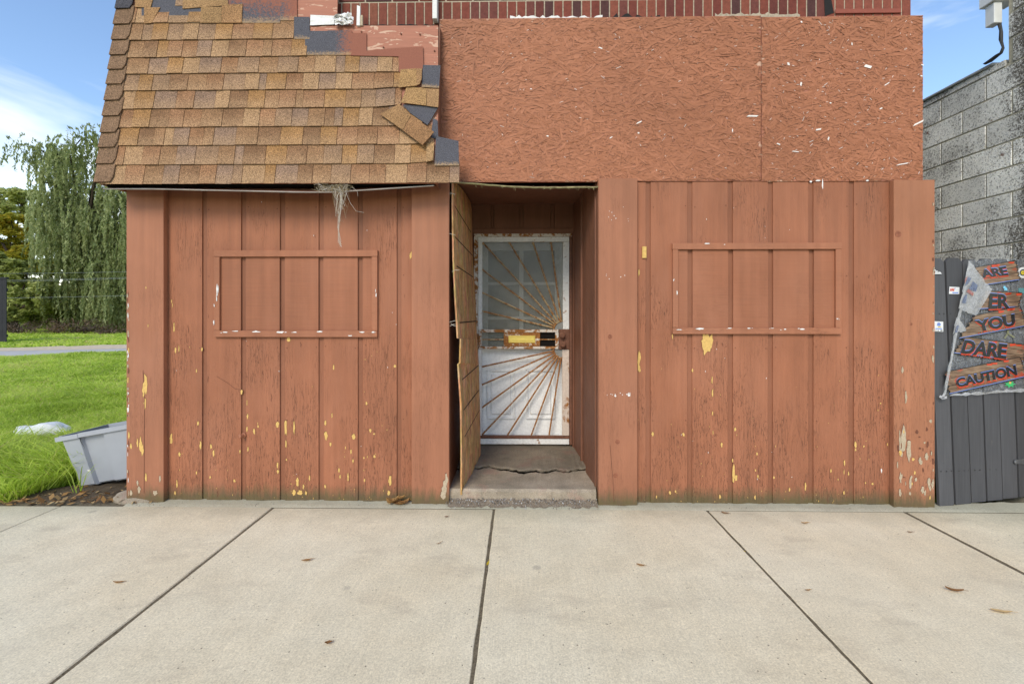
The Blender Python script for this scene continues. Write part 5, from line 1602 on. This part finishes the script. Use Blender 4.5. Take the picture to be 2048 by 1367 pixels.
join_polys('pale_splat', [[(2008, 676), (2011, 677), (2017, 668), (2014, 666)], [(2014, 668), (2018, 668), (2018, 660), (2014, 659)], [(2016, 668), (2028, 676), (2030, 673), (2018, 666)]], .0103, flat('olive_decal', (.20, .20, .12)), ban)

# ================================================================== tote, bag, footing, leaves
def tote():
    o = PY(157, 978, 3.70); o.z = -0.002
    a = math.radians(10.6); rz = math.radians(-4)
    root = empty('storage_tote', o, 'cracked grey plastic storage tote tipped against the corner of the wall', 'tote')
    Rm = Matrix.Rotation(rz, 3, 'Z') @ Matrix.Rotation(-a, 3, 'Y')
    T = lambda p: o + Rm @ Vector(p)
    Lb, Wb, Hh = .56, .34, .445                   # base length, base width, height
    fl_, fw_ = .058, .045                          # flare at the rim
    def ringpts(h, inset=0.0):
        f_ = h / Hh
        x0, x1 = -fl_ * f_ + inset, Lb + fl_ * f_ - inset; y0, y1 = -fw_ * f_ + inset, Wb + fw_ * f_ - inset
        c = .03
        # recessed centre bay on the long front and back
        bx0, bx1 = x0 + (x1 - x0) * .27, x0 + (x1 - x0) * .60
        d = .028
        return [(x0 + c, y0), (bx0, y0), (bx0 + .012, y0 + d), (bx1 - .012, y0 + d), (bx1, y0), (x1 - c, y0), (x1, y0 + c), (x1, y1 - c), (x1 - c, y1), (bx1, y1), (bx1 - .012, y1 - d), (bx0 + .012, y1 - d), (bx0, y1), (x0 + c, y1), (x0, y1 - c), (x0, y0 + c)]
    vs = []; fs = []
    n = 16
    levels = [(0.0, .012), (.012, 0), (Hh * .5, 0), (Hh - .035, 0)]
    for (h, i_) in levels: vs += [T((x, y, h)) for x, y in ringpts(h, i_)]
    L_ = len(levels)
    for k in range(L_ - 1):
        for i in range(n): fs.append((k * n + i, k * n + (i + 1) % n, (k + 1) * n + (i + 1) % n, (k + 1) * n + i))
    fs.append(tuple(range(n - 1, -1, -1)))
    b = len(vs)
    for (h, i_) in ((Hh - .035, .004), (.014, .006)): vs += [T((x, y, h)) for x, y in ringpts(h, i_)]
    for i in range(n): fs.append((b + i, b + n + i, b + n + (i + 1) % n, b + (i + 1) % n)); 
    fs.append(tuple(range(b + n, b + 2 * n)))
    mk('bin_body', vs, fs, M['tote'], root)
    # rim lip: two lengths with a break at the crack
    def lip(xa, xb, name='rim', dz=0.0):
        m_ = MB()
        y0 = -fw_ - .012
        for (p, q) in (((xa, y0, Hh - .035 + dz), (xb, y0 + .03, Hh + dz)),):
            x0_, y0_, z0_ = p; x1_, y1_, z1_ = q
            c = [(x0_, y0_, z0_), (x1_, y0_, z0_), (x1_, y1_, z0_), (x0_, y1_, z0_), (x0_, y0_, z1_), (x1_, y0_, z1_), (x1_, y1_, z1_), (x0_, y1_, z1_)]
            m_.add([T(v) for v in c], [(0, 3, 2, 1), (4, 5, 6, 7), (0, 1, 5, 4), (1, 2, 6, 5), (2, 3, 7, 6), (3, 0, 4, 7)])
        return m_
    lip(-fl_ - .012, .135, dz=-.004).build('rim', M['tote'], root); lip(.138, Lb + fl_ + .012).build('rim', M['tote'], root)
    m_ = MB()
    for (x0_, x1_, y0_, y1_) in ((-fl_ - .012, Lb + fl_ + .012, Wb + fw_ - .018, Wb + fw_ + .012), (-fl_ - .012, -fl_ + .018, -fw_ + .019, Wb + fw_ - .019), (Lb + fl_ - .018, Lb + fl_ + .012, -fw_ + .019, Wb + fw_ - .019)):
        c = [(x0_, y0_, Hh - .035), (x1_, y0_, Hh - .035), (x1_, y1_, Hh - .035), (x0_, y1_, Hh - .035), (x0_, y0_, Hh), (x1_, y0_, Hh), (x1_, y1_, Hh), (x0_, y1_, Hh)]
        m_.add([T(v) for v in c], [(0, 3, 2, 1), (4, 5, 6, 7), (0, 1, 5, 4), (1, 2, 6, 5), (2, 3, 7, 6), (3, 0, 4, 7)])
    m_.build('rim', M['tote'], root)
    # crack: thin dark split running down from the rim, pale chip low down
    pts = [(.137, Hh - .03), (.136, Hh - .07), (.148, Hh - .11), (.156, Hh - .15)]
    cr_ = []
    for i, (x, h) in enumerate(pts):
        y = -fw_ * h / Hh - .0012
        if x > .15: y += .004
        w_ = .0045 * (1 - i / 3.4)
        cr_.append((T((x - w_, y, h)), T((x + w_, y - .0004, h))))
    vs = [p for pr in cr_ for p in pr]
    mk('crack', vs, [(2 * i, 2 * i + 1, 2 * i + 3, 2 * i + 2) for i in range(3)], M['ink'], root)
    y = -fw_ * .13 / Hh - .0015
    mk('chip', [T((.118, y, .135)), T((.142, y + .001, .130)), T((.150, y + .002, .118)), T((.128, y, .122))], [(0, 3, 2, 1)], M['white'], root)
tote()
def bag():
    c = G(82, 879)
    bm = bmesh.new(); bmesh.ops.create_icosphere(bm, subdivisions=4, radius=1)
    from mathutils import noise as mn
    for v in bm.verts:
        p = v.co.copy()
        d = 1 + .22 * mn.noise(p * 1.7 + Vector((3, 1, 0))) + .16 * (1 - abs(mn.noise(Vector((p.x * 2.2, p.y * 3, p.z * 5))) * 2)) * .6
        v.co = Vector((p.x * .235, p.y * .15, p.z * .078)) * d + Vector((p.x * .03, 0, .02 * math.sin(p.x * 4)))
        if p.x > .75: v.co += Vector((.05, 0, .02)) * (p.x - .75) * 3
        v.co += c + Vector((0, 0, .10))
        v.co.z = max(v.co.z, .005)
    bm.verts.index_update()
    o = mk('plastic_bag', [v.co.copy() for v in bm.verts], [tuple(v.index for v in f.verts) for f in bm.faces], M['bag'], smooth=True)
    bm.free()
    tag(o, 'crumpled white plastic bag lying on the grass left of the grey tote', 'bag')
bag()
def footing():
    bm = bmesh.new(); bmesh.ops.create_icosphere(bm, subdivisions=3, radius=1)
    from mathutils import noise as mn
    c = G(285, 1000)
    for v in bm.verts:
        d = 1 + .15 * mn.noise(v.co * 2.3)
        v.co = c + Vector((v.co.x * .235, v.co.y * .13 + .06, v.co.z * .062)) * d + Vector((-.04, 0, 0))
        v.co.y = min(v.co.y, YF + .2)
    bm.verts.index_update()
    o = mk('footing_lump', [v.co.copy() for v in bm.verts], [tuple(v.index for v in f.verts) for f in bm.faces], M['steplow'], smooth=True); bm.free()
    tag(o, kind='structure')
footing()

def leaf(p, L, W_, ang, mat, label, curl=.3, tone=.5, name='fallen_leaf', group=None, cat='leaf'):
    n = 7; vs = []; fs = []
    c, s = math.cos(ang), math.sin(ang)
    for i in range(n):
        u = i / (n - 1); w_ = W_ * math.sin(math.pi * min(1, u * .96 + .03)) ** .8 * R(.8, 1.1)
        z = .003 + curl * L * (u - .5) ** 2 + R(0, .002)
        for sg in (-1, 0, 1):
            x, y = (u - .5) * L, sg * w_ / 2
            vs.append((p.x + c * x - s * y, p.y + s * x + c * y, p.z + z + abs(sg) * W_ * curl * .5 + .001))
    for i in range(n - 1):
        for j in range(2): a = 3 * i + j; fs.append((a, a + 3, a + 4, a + 1))
    b = len(vs)
    st = [Vector(vs[3 * (n - 1) + 1]), Vector(vs[3 * (n - 1) + 1]) + Vector((c * L * .25, s * L * .25, .001))]
    m_ = MB(); m_.add(vs, fs); m_.tube(st, .0012, 3)
    o = m_.build(name, mat, attrs={'tone': ('FACE', [tone] * len(m_.f))})
    tag(o, label, cat, group)
    return o
LG = 'dry leaves fallen on the pavement'
for (x, y, L, W_, a, tn, lab) in [
    (237, 1166, .055, .016, .1, .35, 'slim orange-brown leaf on the left pavement slab'),
    (614, 1121, .06, .022, .3, .4, 'curled orange-brown leaf on the slab in front of the left wall'),
    (657, 1287, .03, .02, .4, .1, 'small dark brown leaf scrap low in the picture on the second slab'),
    (1281, 1132, .045, .018, -.3, .35, 'orange-brown leaf on the slab below the entry, right of the middle joint'),
    (984, 1001, .10, .035, -.2, .8, 'pale tan leaf at the head of the middle joint below the entry step'),
    (1450, 1027, .05, .022, -.4, .15, 'reddish brown leaf at the head of the right-hand joint below the right wall'),
    (1610, 1047, .05, .016, 0, .6, 'tan leaf near the wall on the slab under the right wall'),
    (1616, 1182, .03, .012, .1, .4, 'tiny orange leaf alone in the middle of the right slab'),
    (1909, 1183, .075, .022, -.35, .15, 'dark reddish twig-like leaf on the far right slab'),
    (2003, 1224, .085, .025, -.25, .95, 'pale beige leaf near the right edge of the picture'),
    (1820, 1065, .035, .012, -.2, .15, 'small dark leaf near the far right joint'),
    (878, 1087, .04, .008, .7, .3, 'thin brown sliver leaf left of the middle joint'),
    (893, 1034, .03, .014, .5, .0, 'dark small leaf close to the wall strip left of the entry'),
    (1370, 1003, .07, .03, .1, .2, 'curled brown leaf at the foot of the right wall planks')]:
    leaf(G(x, y), L, W_, a, M['dryleaf'], lab, R(.2, .7), tn, group=None)
yl = leafm('yellow_leaf_scrap', [(0, (.62, .46, .03)), (1, (.62, .46, .03))], .2)
leaf(G(976, 1127, -.006), .05, .016, 1.4, yl, 'bright yellow leaf scrap caught in the middle pavement joint', .1, .5)
leaf(G(1483, 1101, -.006), .05, .014, 2.2, yl, 'bright yellow leaf scrap caught in the right-hand pavement joint', .1, .5)
cl = [(793, 998, .09, .05, .3, .45), (800, 1003, .12, .06, -.2, .2), (813, 1001, .10, .05, .8, .35), (806, 990, .06, .035, 1.2, .6), (786, 999, .07, .04, 2, .7), (818, 985, .05, .03, .3, .5)]
ll = ['tan curled leaf at the left of the heap', 'large orange leaf at the bottom of the heap', 'orange leaf at the right of the heap', 'pale brown leaf on top of the heap', 'outermost tan leaf of the heap', 'small brown leaf above the heap']
for (x, y, L, W_, a, tn), lab in zip(cl, ll):
    p = G(x, min(y, 1003)); p.y = min(p.y, 3.395); p.z = max(0, (1003 - y) * .0025)
    leaf(p, L, W_, a, M['dryleaf'], lab + ' by the left entry post', R(.5, 1.0), tn, group='dry leaves heaped by the entry post')

# litter of leaf bits, straw and grit along the left edge (nobody could count it)
def scraps(name, n, fn, size, mat, tonefn, flatness=.35):
    cs = np.array([fn() for _ in range(n)], dtype=float)
    s = RNG.uniform(size[0], size[1], n)
    a = RNG.uniform(0, 2 * math.pi, n); asp = RNG.uniform(.2, .7, n)
    ux = np.stack([np.cos(a), np.sin(a), RNG.normal(0, flatness, n)], 1) * s[:, None]
    vx = np.stack([-np.sin(a), np.cos(a), RNG.normal(0, flatness, n)], 1) * (s * asp)[:, None]
    co = np.stack([cs - ux, cs + vx * .9, cs + ux, cs - vx], 1)
    lift = np.minimum(co[:, :, 2].min(1) - cs[:, 2], 0)
    co[:, :, 2] -= lift[:, None]
    return tag(big(name, co, 4, mat, None, [tonefn() for _ in range(n)]), kind='stuff')
def f1():
    x = R(-4.9, -2.75); y = 3.28 + .09 * min(1, max(0, (x + 4.6) / 1.6)) + abs(random.gauss(0, .16)); return (x, y, .004 + R(0, .010))
_ll = tag(scraps('leaf_litter', 330, f1, (.006, .034), M['dryleaf'], random.random), kind='stuff')
def gr_(xa, xb, ya_, yb_, z): return lambda: (R(xa, xb), R(ya_, yb_), z)
def pebbles():
    cs = []
    for k in range(900):
        if k < 520:
            x = R(xe0 - .02, xe1); y = 3.43 - abs(random.gauss(0, .035)); z = .045 - (3.43 - y) * .45
        elif k < 640: x = R(-2.9, -2.2); y = 3.42 - abs(random.gauss(0, .05)); z = .004
        elif k < 760: x = R(xe0, xe0 + .14); y = 3.42 - abs(random.gauss(0, .03)); z = .008
        else: x = R(-2.8, 3.3); y = 3.40 - abs(random.gauss(0, .02)); z = .006
        cs.append((x, max(y, 3.30), z))
    co = []; tn = []
    for (x, y, z) in cs:
        s = R(.0015, .0055); q = [Vector((x + R(-1, 1) * s, y + R(-1, 1) * s, z + s * R(.5, 1.6))) for _ in range(1)]
        b = [Vector((x + math.cos(t) * s * R(.7, 1.3), y + math.sin(t) * s * R(.7, 1.3), z - .006)) for t in (.3, 2.3, 4.4)]
        t_ = random.random()
        for i in range(3): co.append([b[i], b[(i + 1) % 3], q[0]]); tn.append(t_)
    tag(big('grit', np.array([[tuple(p) for p in t] for t in co]), 3, M['gravel'], None, tn), kind='stuff')
pebbles()
# dirt fillet where step meets pavement
vs = []; fs = []
xs = np.linspace(xe0 - .005, xe1 - .01, 50)
for x in xs:
    vs += [(x, 3.372 + R(-.03, .016), .006), (x, 3.405 + R(-.01, .01), .013 + R(0, .008)), (x, 3.438, .030 + R(0, .02))]
for i in range(49):
    for j in range(2): a = 3 * i + j; fs.append((a, a + 3, a + 4, a + 1))
tag(mk('dirt_fillet', vs, fs, M['gritty'], smooth=True), kind='structure')

# ================================================================== GRASS
def grass():
    def field(n, y0, y1, pw, hmin, hmax, wid):
        y = y0 + (y1 - y0) * RNG.random(n) ** pw
        r = RNG.uniform(-1.42, -0.70, n); x = r * y
        keep = (x < -2.99) & (y > 3.42 + .06 * np.sin(x * 13) + .70 * np.clip((x + 3.86) * 4.5, 0, 1))
        bg_ = G(82, 879)
        keep &= ~((np.abs(x / y - bg_.x / bg_.y) < .052) & (y > bg_.y - .95) & (y < bg_.y + .16)) | (RNG.random(n) < .06)
        if hmin > .09: keep &= x < -3.72
        y, x = y[keep], x[keep]
        # the alley stays clear
        ng = np.interp(x, [-80, -20, -14, -10], [17, 17, 17.6, 18.6])
        m = len(x)
        clump = .6 + .8 * (np.sin(x * 3.1 + np.sin(y * 2.3) * 2) * np.sin(y * 2.7 + x) * .5 + .5)
        h = RNG.uniform(hmin, hmax, m) * clump
        near = np.exp(-((y - 3.9) / .6) ** 2); h *= 1 + .9 * near
        w_ = wid * RNG.uniform(.6, 1.3, m) * (1 + y * .06)
        a = RNG.uniform(0, 2 * math.pi, m); b = RNG.uniform(0, 2 * math.pi, m); lean = RNG.uniform(.35, 1.5, m) * h
        base = np.stack([x, y, np.full(m, -.02)], 1)
        sx = np.stack([np.cos(a) * w_, np.sin(a) * w_, np.zeros(m)], 1)
        mid = base + np.stack([np.cos(b) * lean * .35, np.sin(b) * lean * .35, h * .62], 1)
        tip = base + np.stack([np.cos(b) * lean, np.sin(b) * lean, h * .95], 1)
        q = np.stack([base - sx, base + sx, mid + sx * .75, mid - sx * .75], 1)
        t = np.stack([mid - sx * .75, mid + sx * .75, tip, tip], 1)
        big_t = np.clip(.48 + .22 * np.sin(x * .9 + 1.3) * np.sin(y * .7) + .1 * np.sin(x * 4 + y * 3) + RNG.normal(0, .27, m), 0, .92)
        dry = RNG.random(m) < .025; big_t[dry] = RNG.uniform(.93, 1, dry.sum())
        return q, t[:, :3], big_t
    A = field(120000, 3.4, 8.5, 1.25, .05, .13, .0034)
    A2 = field(16000, 3.4, 4.9, 1.0, .10, .21, .0042)
    B_ = field(85000, 7.5, 16.2, 1.0, .06, .13, .007)
    C_ = field(26000, 18.6, 31, 1.0, .08, .16, .016)
    # keep the alley clear of blades
    qs, ts, tn = [], [], []
    for (q, t, b) in (A, A2, B_, C_):
        alx = q[:, 0, 0]; aly = q[:, 0, 1]
        a0, a1 = G(0, 714.5), G(254, 704); c0, c1 = G(0, 694), G(200, 689)
        yn = a0.y + (a1.y - a0.y) * (alx - a0.x) / (a1.x - a0.x); yf = c0.y + (c1.y - c0.y) * (alx - c0.x) / (c1.x - c0.x)
        k = (aly < yn) | (aly > yf)
        qs.append(q[k]); ts.append(t[k]); tn.append(b[k])
    q = np.concatenate(qs); t = np.concatenate(ts); b = np.concatenate(tn)
    n = len(q)
    m = bpy.data.meshes.new('grass')
    co = np.concatenate([q.reshape(-1, 3), t.reshape(-1, 3)])
    ctr = np.array([-8, 10, 0.0])
    m.vertices.add(len(co)); m.vertices.foreach_set('co', (co - ctr).astype(np.float32).ravel())
    m.loops.add(n * 7); m.loops.foreach_set('vertex_index', np.arange(n * 7, dtype=np.int32))
    m.polygons.add(2 * n)
    m.polygons.foreach_set('loop_start', np.concatenate([np.arange(n) * 4, 4 * n + np.arange(n) * 3]).astype(np.int32))
    at = m.attributes.new('tone', 'FLOAT', 'FACE'); at.data.foreach_set('value', np.concatenate([b, np.clip(b + .05, 0, 1)]).astype(np.float32))
    m.materials.append(M['grass']); m.update(calc_edges=True)
    o = bpy.data.objects.new('grass', m); put(o, ctr, None); o['kind'] = 'stuff'
grass()
# taller tufts beside the tote
def tuft(px, py, n, L, label):
    c = G(px, py); m_ = MB(); tn = []
    for k in range(n):
        a = R(0, 2 * math.pi); ln = L * R(.6, 1.1); w_ = R(.003, .0055)
        p = c + Vector((R(-.05, .05), R(-.03, .05), 0)); d = Vector((math.cos(a), math.sin(a) * .6, 0)); s = Vector((-d.y, d.x, 0)).normalized() * w_
        pts = [p, p + d * ln * .2 + Vector((0, 0, ln * .5)), p + d * ln * .5 + Vector((0, 0, ln * .8)), p + d * ln * .85 + Vector((0, 0, ln * .88))]
        b = []
        for i, q in enumerate(pts): f_ = (1, .9, .6, .1)[i]; b += [q - s * f_, q + s * f_]
        m_.add(b, [(2 * i, 2 * i + 1, 2 * i + 3, 2 * i + 2) for i in range(3)]); tn += [R(.2, .8)] * 3
    o = m_.build('grass_tuft', M['grass'], attrs={'tone': ('FACE', tn)})
    tag(o, label, 'grass tuft', 'tall grass tufts round the tote')
tuft(85, 960, 46, .30, 'broad-bladed grass tuft standing left of the grey tote')
tuft(40, 975, 40, .25, 'grass tuft by the pavement at the left edge of the picture')
tuft(152, 985, 7, .30, 'sparse long blades rising in front of the grey tote')
tuft(8, 1000, 40, .2, 'grass tuft spilling over the pavement edge at the far left')
tuft(62, 935, 50, .28, 'dense grass tuft below the white bag')
tuft(108, 945, 26, .22, 'tall grass tuft touching the left side of the grey tote')
tuft(20, 945, 44, .24, 'grass tuft left of the dense tuft below the bag')
tuft(100, 920, 36, .26, 'grass tuft between the white bag and the grey tote')

# ================================================================== TREES
def leaves(co_c, size, asp, droop, tone, name, mat, parent):
    """leaf-sized quads about the given centres"""
    n = len(co_c)
    a = RNG.uniform(0, 2 * math.pi, n); el = RNG.normal(droop, .45, n)
    s = RNG.uniform(size * .6, size * 1.35, n)
    d = np.stack([np.cos(a) * np.cos(el), np.sin(a) * np.cos(el), np.sin(el)], 1)
    up = np.stack([RNG.normal(0, .5, n), RNG.normal(0, .5, n), np.ones(n)], 1)
    v = np.cross(d, up); v /= np.linalg.norm(v, axis=1)[:, None] + 1e-9
    co = np.stack([co_c - d * s[:, None], co_c + v * (s * asp)[:, None], co_c + d * s[:, None], co_c - v * (s * asp)[:, None]], 1)
    return big(name, co, 4, mat, parent, tone)
def clump_pts(c, r, n):
    d = RNG.normal(0, 1, (n, 3)); d /= np.linalg.norm(d, axis=1)[:, None]
    rr = RNG.random(n) ** .45
    return np.array(c) + d * rr[:, None] * np.array(r)
def branch(m_, a, b, r0, r1, wob=.06, n=6):
    a, b = Vector(a), Vector(b); L = (b - a).length
    pts = [a.lerp(b, i / (n - 1)) + (Vector((R(-1, 1), R(-1, 1), R(-1, 1))) * wob * L if 0 < i < n - 1 else Vector()) for i in range(n)]
    m_.tube(pts, [r0 + (r1 - r0) * i / (n - 1) for i in range(n)], 6)
    return pts
def broad_tree(name, label, px, Y, lobes, mat, nleaf, leafsize, cat='tree', trunk=True, group=None, base_py=None):
    base = PY(px, 626, Y); base.z = -.02
    root = empty(name, base, label, cat, group)
    k = Y / F
    C, T_ = [], []
    m_ = MB(); first = True
    top = min(l[1] for l in lobes)
    hub = PY(px, max(l[1] for l in lobes), Y); hub.z = max(hub.z, .8)
    if trunk: branch(m_, base, hub, .24 * Y / 30, .16 * Y / 30, .03)
    for (lx, ly, rx, ry) in lobes:
        c = PY(lx, ly, Y + R(-1.2, 1.2) * Y / 30)
        if trunk:
            pts = branch(m_, hub.lerp(base, R(0, .2)), c, .10 * Y / 30, .03 * Y / 30, .07)
        sub = 9
        for s_ in range(sub):
            off = Vector((R(-1, 1) * rx * k, R(-1, 1) * rx * k, R(-1, 1) * ry * k)) * .75
            cc_ = c + off
            if trunk and s_ < 4: branch(m_, c.lerp(base, .1), cc_, .035 * Y / 30, .012 * Y / 30, .06, 4)
            r_ = R(.28, .52)
            n_ = int(nleaf / (len(lobes) * sub))
            P = clump_pts(cc_, (rx * k * r_, rx * k * r_, ry * k * r_ * .8), n_)
            C.append(P); T_.append(np.clip(RNG.normal(R(.3, .7), .18, n_), 0, 1))
    leaves(np.concatenate(C), leafsize, .45, -.2, np.concatenate(T_), 'crown', mat, root)
    if m_.v: m_.build('trunk', M['bark'], root)
    return root
YT = 36
TG = None
broad_tree('tree', 'dark green spreading tree at the far left behind the autumn maple', 20, 44, [(15, 400, 40, 26), (45, 395, 30, 18), (-30, 420, 50, 34), (50, 425, 28, 22), (75, 470, 26, 30), (60, 510, 30, 26), (85, 540, 22, 28)], M['dkleaf'], 9000, .26)
broad_tree('maple_tree', 'yellow and orange autumn tree at the left edge of the lawn', 10, 40, [(0, 445, 32, 22), (30, 455, 26, 26), (-20, 480, 40, 40), (25, 490, 30, 26), (45, 500, 14, 18), (-40, 460, 40, 40), (15, 525, 40, 24)], M['maple'], 9000, .22)
broad_tree('shrub_tree', 'broad dark green bushy tree in front of the autumn maple', 30, 34, [(15, 530, 38, 28), (55, 545, 34, 28), (-25, 560, 44, 50), (20, 580, 45, 36), (70, 590, 34, 34), (95, 585, 22, 36), (30, 625, 44, 28), (75, 625, 36, 24)], M['dkleaf'], 12000, .2)
broad_tree('shrub', 'yellow-green shrub glowing between the bushy tree and the willow', 118, 37, [(110, 560, 16, 24), (125, 600, 22, 30), (105, 625, 22, 20), (140, 635, 22, 18), (85, 640, 20, 14)], M['yelgreen'], 3200, .16, 'shrub', trunk=True)
broad_tree('backdrop_tree', 'orange-tinged tree glimpsed through the crown of the willow', 180, 46, [(170, 420, 16, 20), (190, 470, 40, 30), (220, 520, 40, 40), (160, 540, 40, 40), (240, 590, 50, 40), (180, 600, 50, 40)], M['maple'], 5000, .26)

def willow(name, label, px, Y, limbs):
    base = PY(px, 626, Y); base.z = -.02
    root = empty(name, base, label, 'tree')
    m_ = MB(); C = []; T_ = []; D = []
    crotch = base + Vector((0, 0, 3.2))
    branch(m_, base, crotch, .42, .34, .02)
    for (path, nstr, hang, dark) in limbs:
        pts = [PY(x, y, Y + R(-2.2, 2.2)) for x, y in path]
        p_ = crotch
        full = [crotch.lerp(pts[0], .5) + Vector((0, 0, .8))] + pts
        br = [crotch] + full
        m_.tube(br, [max(.03, .16 * (1 - i / len(br))) for i in range(len(br))], 5)
        ltone = R(-.22, .22)
        for s_ in range(int(nstr * (1.25 if path[-1][1] < 365 else 1.75))):
            u = random.random() ** .8 * (len(pts) - 1)
            i = min(int(u), len(pts) - 2) if len(pts) > 1 else 0
            c = pts[i].lerp(pts[i + 1], u - i) if len(pts) > 1 else pts[0]
            c = c + Vector((random.gauss(.55, .42), random.gauss(0, .9), random.gauss(.1, .30)))
            L = hang * R(.45, 1.15) * Y / F
            nl_ = max(5, int(L / .075))
            out = Vector((random.gauss(0, .55), R(-.7, .4), 0))
            tone = min(1, max(0, random.gauss(.5 - dark + ltone, .16)))
            zz = np.linspace(0, 1, nl_)
            arc = np.stack([c.x + out.x * (1 - (1 - zz) ** 2) + RNG.normal(0, .035, nl_), c.y + out.y * (1 - (1 - zz) ** 2) + RNG.normal(0, .035, nl_), c.z + .25 * np.sin(np.minimum(zz * 8, math.pi)) - L * zz ** 1.15], 1)
            arc = arc[arc[:, 2] > .25]
            C.append(arc); T_.append(np.clip(tone + RNG.normal(0, .10, len(arc)), 0, 1))
    C = np.concatenate(C); T_ = np.concatenate(T_)
    leaves(C, .165, .33, -1.0, T_, 'crown', M['willow'], root)
    m_.build('trunk', M['bark'], root)
willow('willow_tree', 'tall weeping willow trailing leafy strands beside the storefront corner', 165, 36, [
    ([(125, 360), (106, 314), (82, 301), (66, 308)], 70, 50, 0.0),
    ([(130, 350), (112, 303), (95, 306)], 40, 70, 0.0),
    ([(150, 370), (140, 310), (122, 298)], 40, 70, .08),
    ([(190, 360), (200, 300), (180, 274), (160, 280), (145, 298)], 48, 45, .0),
    ([(205, 340), (225, 290), (240, 280)], 30, 45, .05),
    ([(150, 400), (110, 372), (80, 360)], 60, 110, .08),
    ([(150, 420), (120, 395), (90, 405)], 60, 110, .0),
    ([(180, 400), (190, 352), (215, 350)], 34, 60, .05),
    ([(200, 420), (225, 388), (255, 392), (275, 400)], 80, 110, .05),
    ([(150, 460), (135, 425), (105, 440)], 70, 130, .04),
    ([(180, 460), (170, 428), (155, 440)], 70, 120, .1),
    ([(200, 470), (215, 440), (245, 445), (275, 450)], 90, 150, .1),
    ([(160, 500), (150, 462), (118, 470)], 80, 140, .0),
    ([(190, 510), (188, 470), (175, 480)], 60, 150, .08),
    ([(215, 520), (235, 485), (265, 490)], 80, 150, .02),
    ([(180, 560), (200, 528), (230, 530), (258, 545)], 80, 120, -.04),
    ([(170, 600), (160, 575), (142, 590)], 55, 90, .03),
    ([(215, 600), (220, 560), (205, 600)], 60, 95, -.06),
    ([(230, 600), (248, 580), (270, 600)], 60, 90, .05)])
# brushy undergrowth and dead branches along the far edge of the lawn
def undergrowth():
    C = []; T_ = []
    for k in range(90):
        px = R(-220, 330) if k < 70 else R(330, 700); Y = R(29.5, 34)
        c = PY(px, 626, Y); c.z = R(.1, .75)
        n = 90; C.append(clump_pts(c, (R(.4, 1.1), .5, R(.25, .6)), n)); T_.append(np.clip(RNG.normal(R(.2, .7), .2, n), 0, 1))
    C = np.concatenate(C); C[:, 2] = np.maximum(C[:, 2], .02)
    o = leaves(C, .12, .25, .2, np.concatenate(T_), 'undergrowth', M['brush'], None); o['kind'] = 'stuff'
    C = []; T_ = []
    for k in range(190):
        px = R(-300, 420) if k < 130 else R(420, 1000); Y = R(40, 52)
        c = PY(px, 626, Y); c.z = R(.4, 3.6)
        n = 130; C.append(clump_pts(c, (R(1, 2.2), 1, R(.8, 1.6)), n)); T_.append(np.clip(RNG.normal(R(.2, .6), .2, n), 0, 1))
    C = np.concatenate(C); C[:, 2] = np.maximum(C[:, 2], .02)
    o = leaves(C, .3, .45, 0, np.concatenate(T_), 'far_woodland', M['dkleaf'], None); o['kind'] = 'stuff'
undergrowth()
# dark fence panel at the left edge
a = PY(12.5, 687, 21.3); zt = PY(12, 555, 21.3).z
sh = empty('fence_panel', (a.x - 1.2, 21.3, 0), 'black painted timber fence panel cut off by the left edge of the picture', 'fence')
for i in range(12):
    box('fence_board', (a.x - 2.4 + i * .2 + .004, 21.3, -.03), (a.x - 2.4 + i * .2 + .196, 21.33, zt - .07), M['blackwood'], sh)
box('fence_rail', (a.x - 2.4, 21.332, .3), (a.x, 21.38, .42), M['blackwood'], sh); box('fence_rail', (a.x - 2.4, 21.332, 2.5), (a.x, 21.38, 2.62), M['blackwood'], sh)
box('fence_cap', (a.x - 2.46, 21.27, zt - .068), (a.x + .03, 21.40, zt + .02), M['blackwood'], sh)
# overhead cables
for (yl_, yr, lab) in [(543, 541, 'uppermost thin overhead cable crossing in front of the trees'), (559, 551, 'second overhead cable, the thickest of the bundle before the willow'), (562, 553, 'third overhead cable just under the thickest one'), (593, 588, 'lowest overhead cable crossing the bushy tree')]:
    A, B2 = PY(-300, yl_ + 3, 27), PY(420, yr - 2, 27)
    pts = [A.lerp(B2, i / 12) + Vector((0, 0, -.12 * math.sin(math.pi * i / 12))) for i in range(13)]
    o = MB().tube(pts, .006, 4).build('overhead_cable', M['wire'])
    tag(o, lab, 'cable', 'overhead cables before the trees')
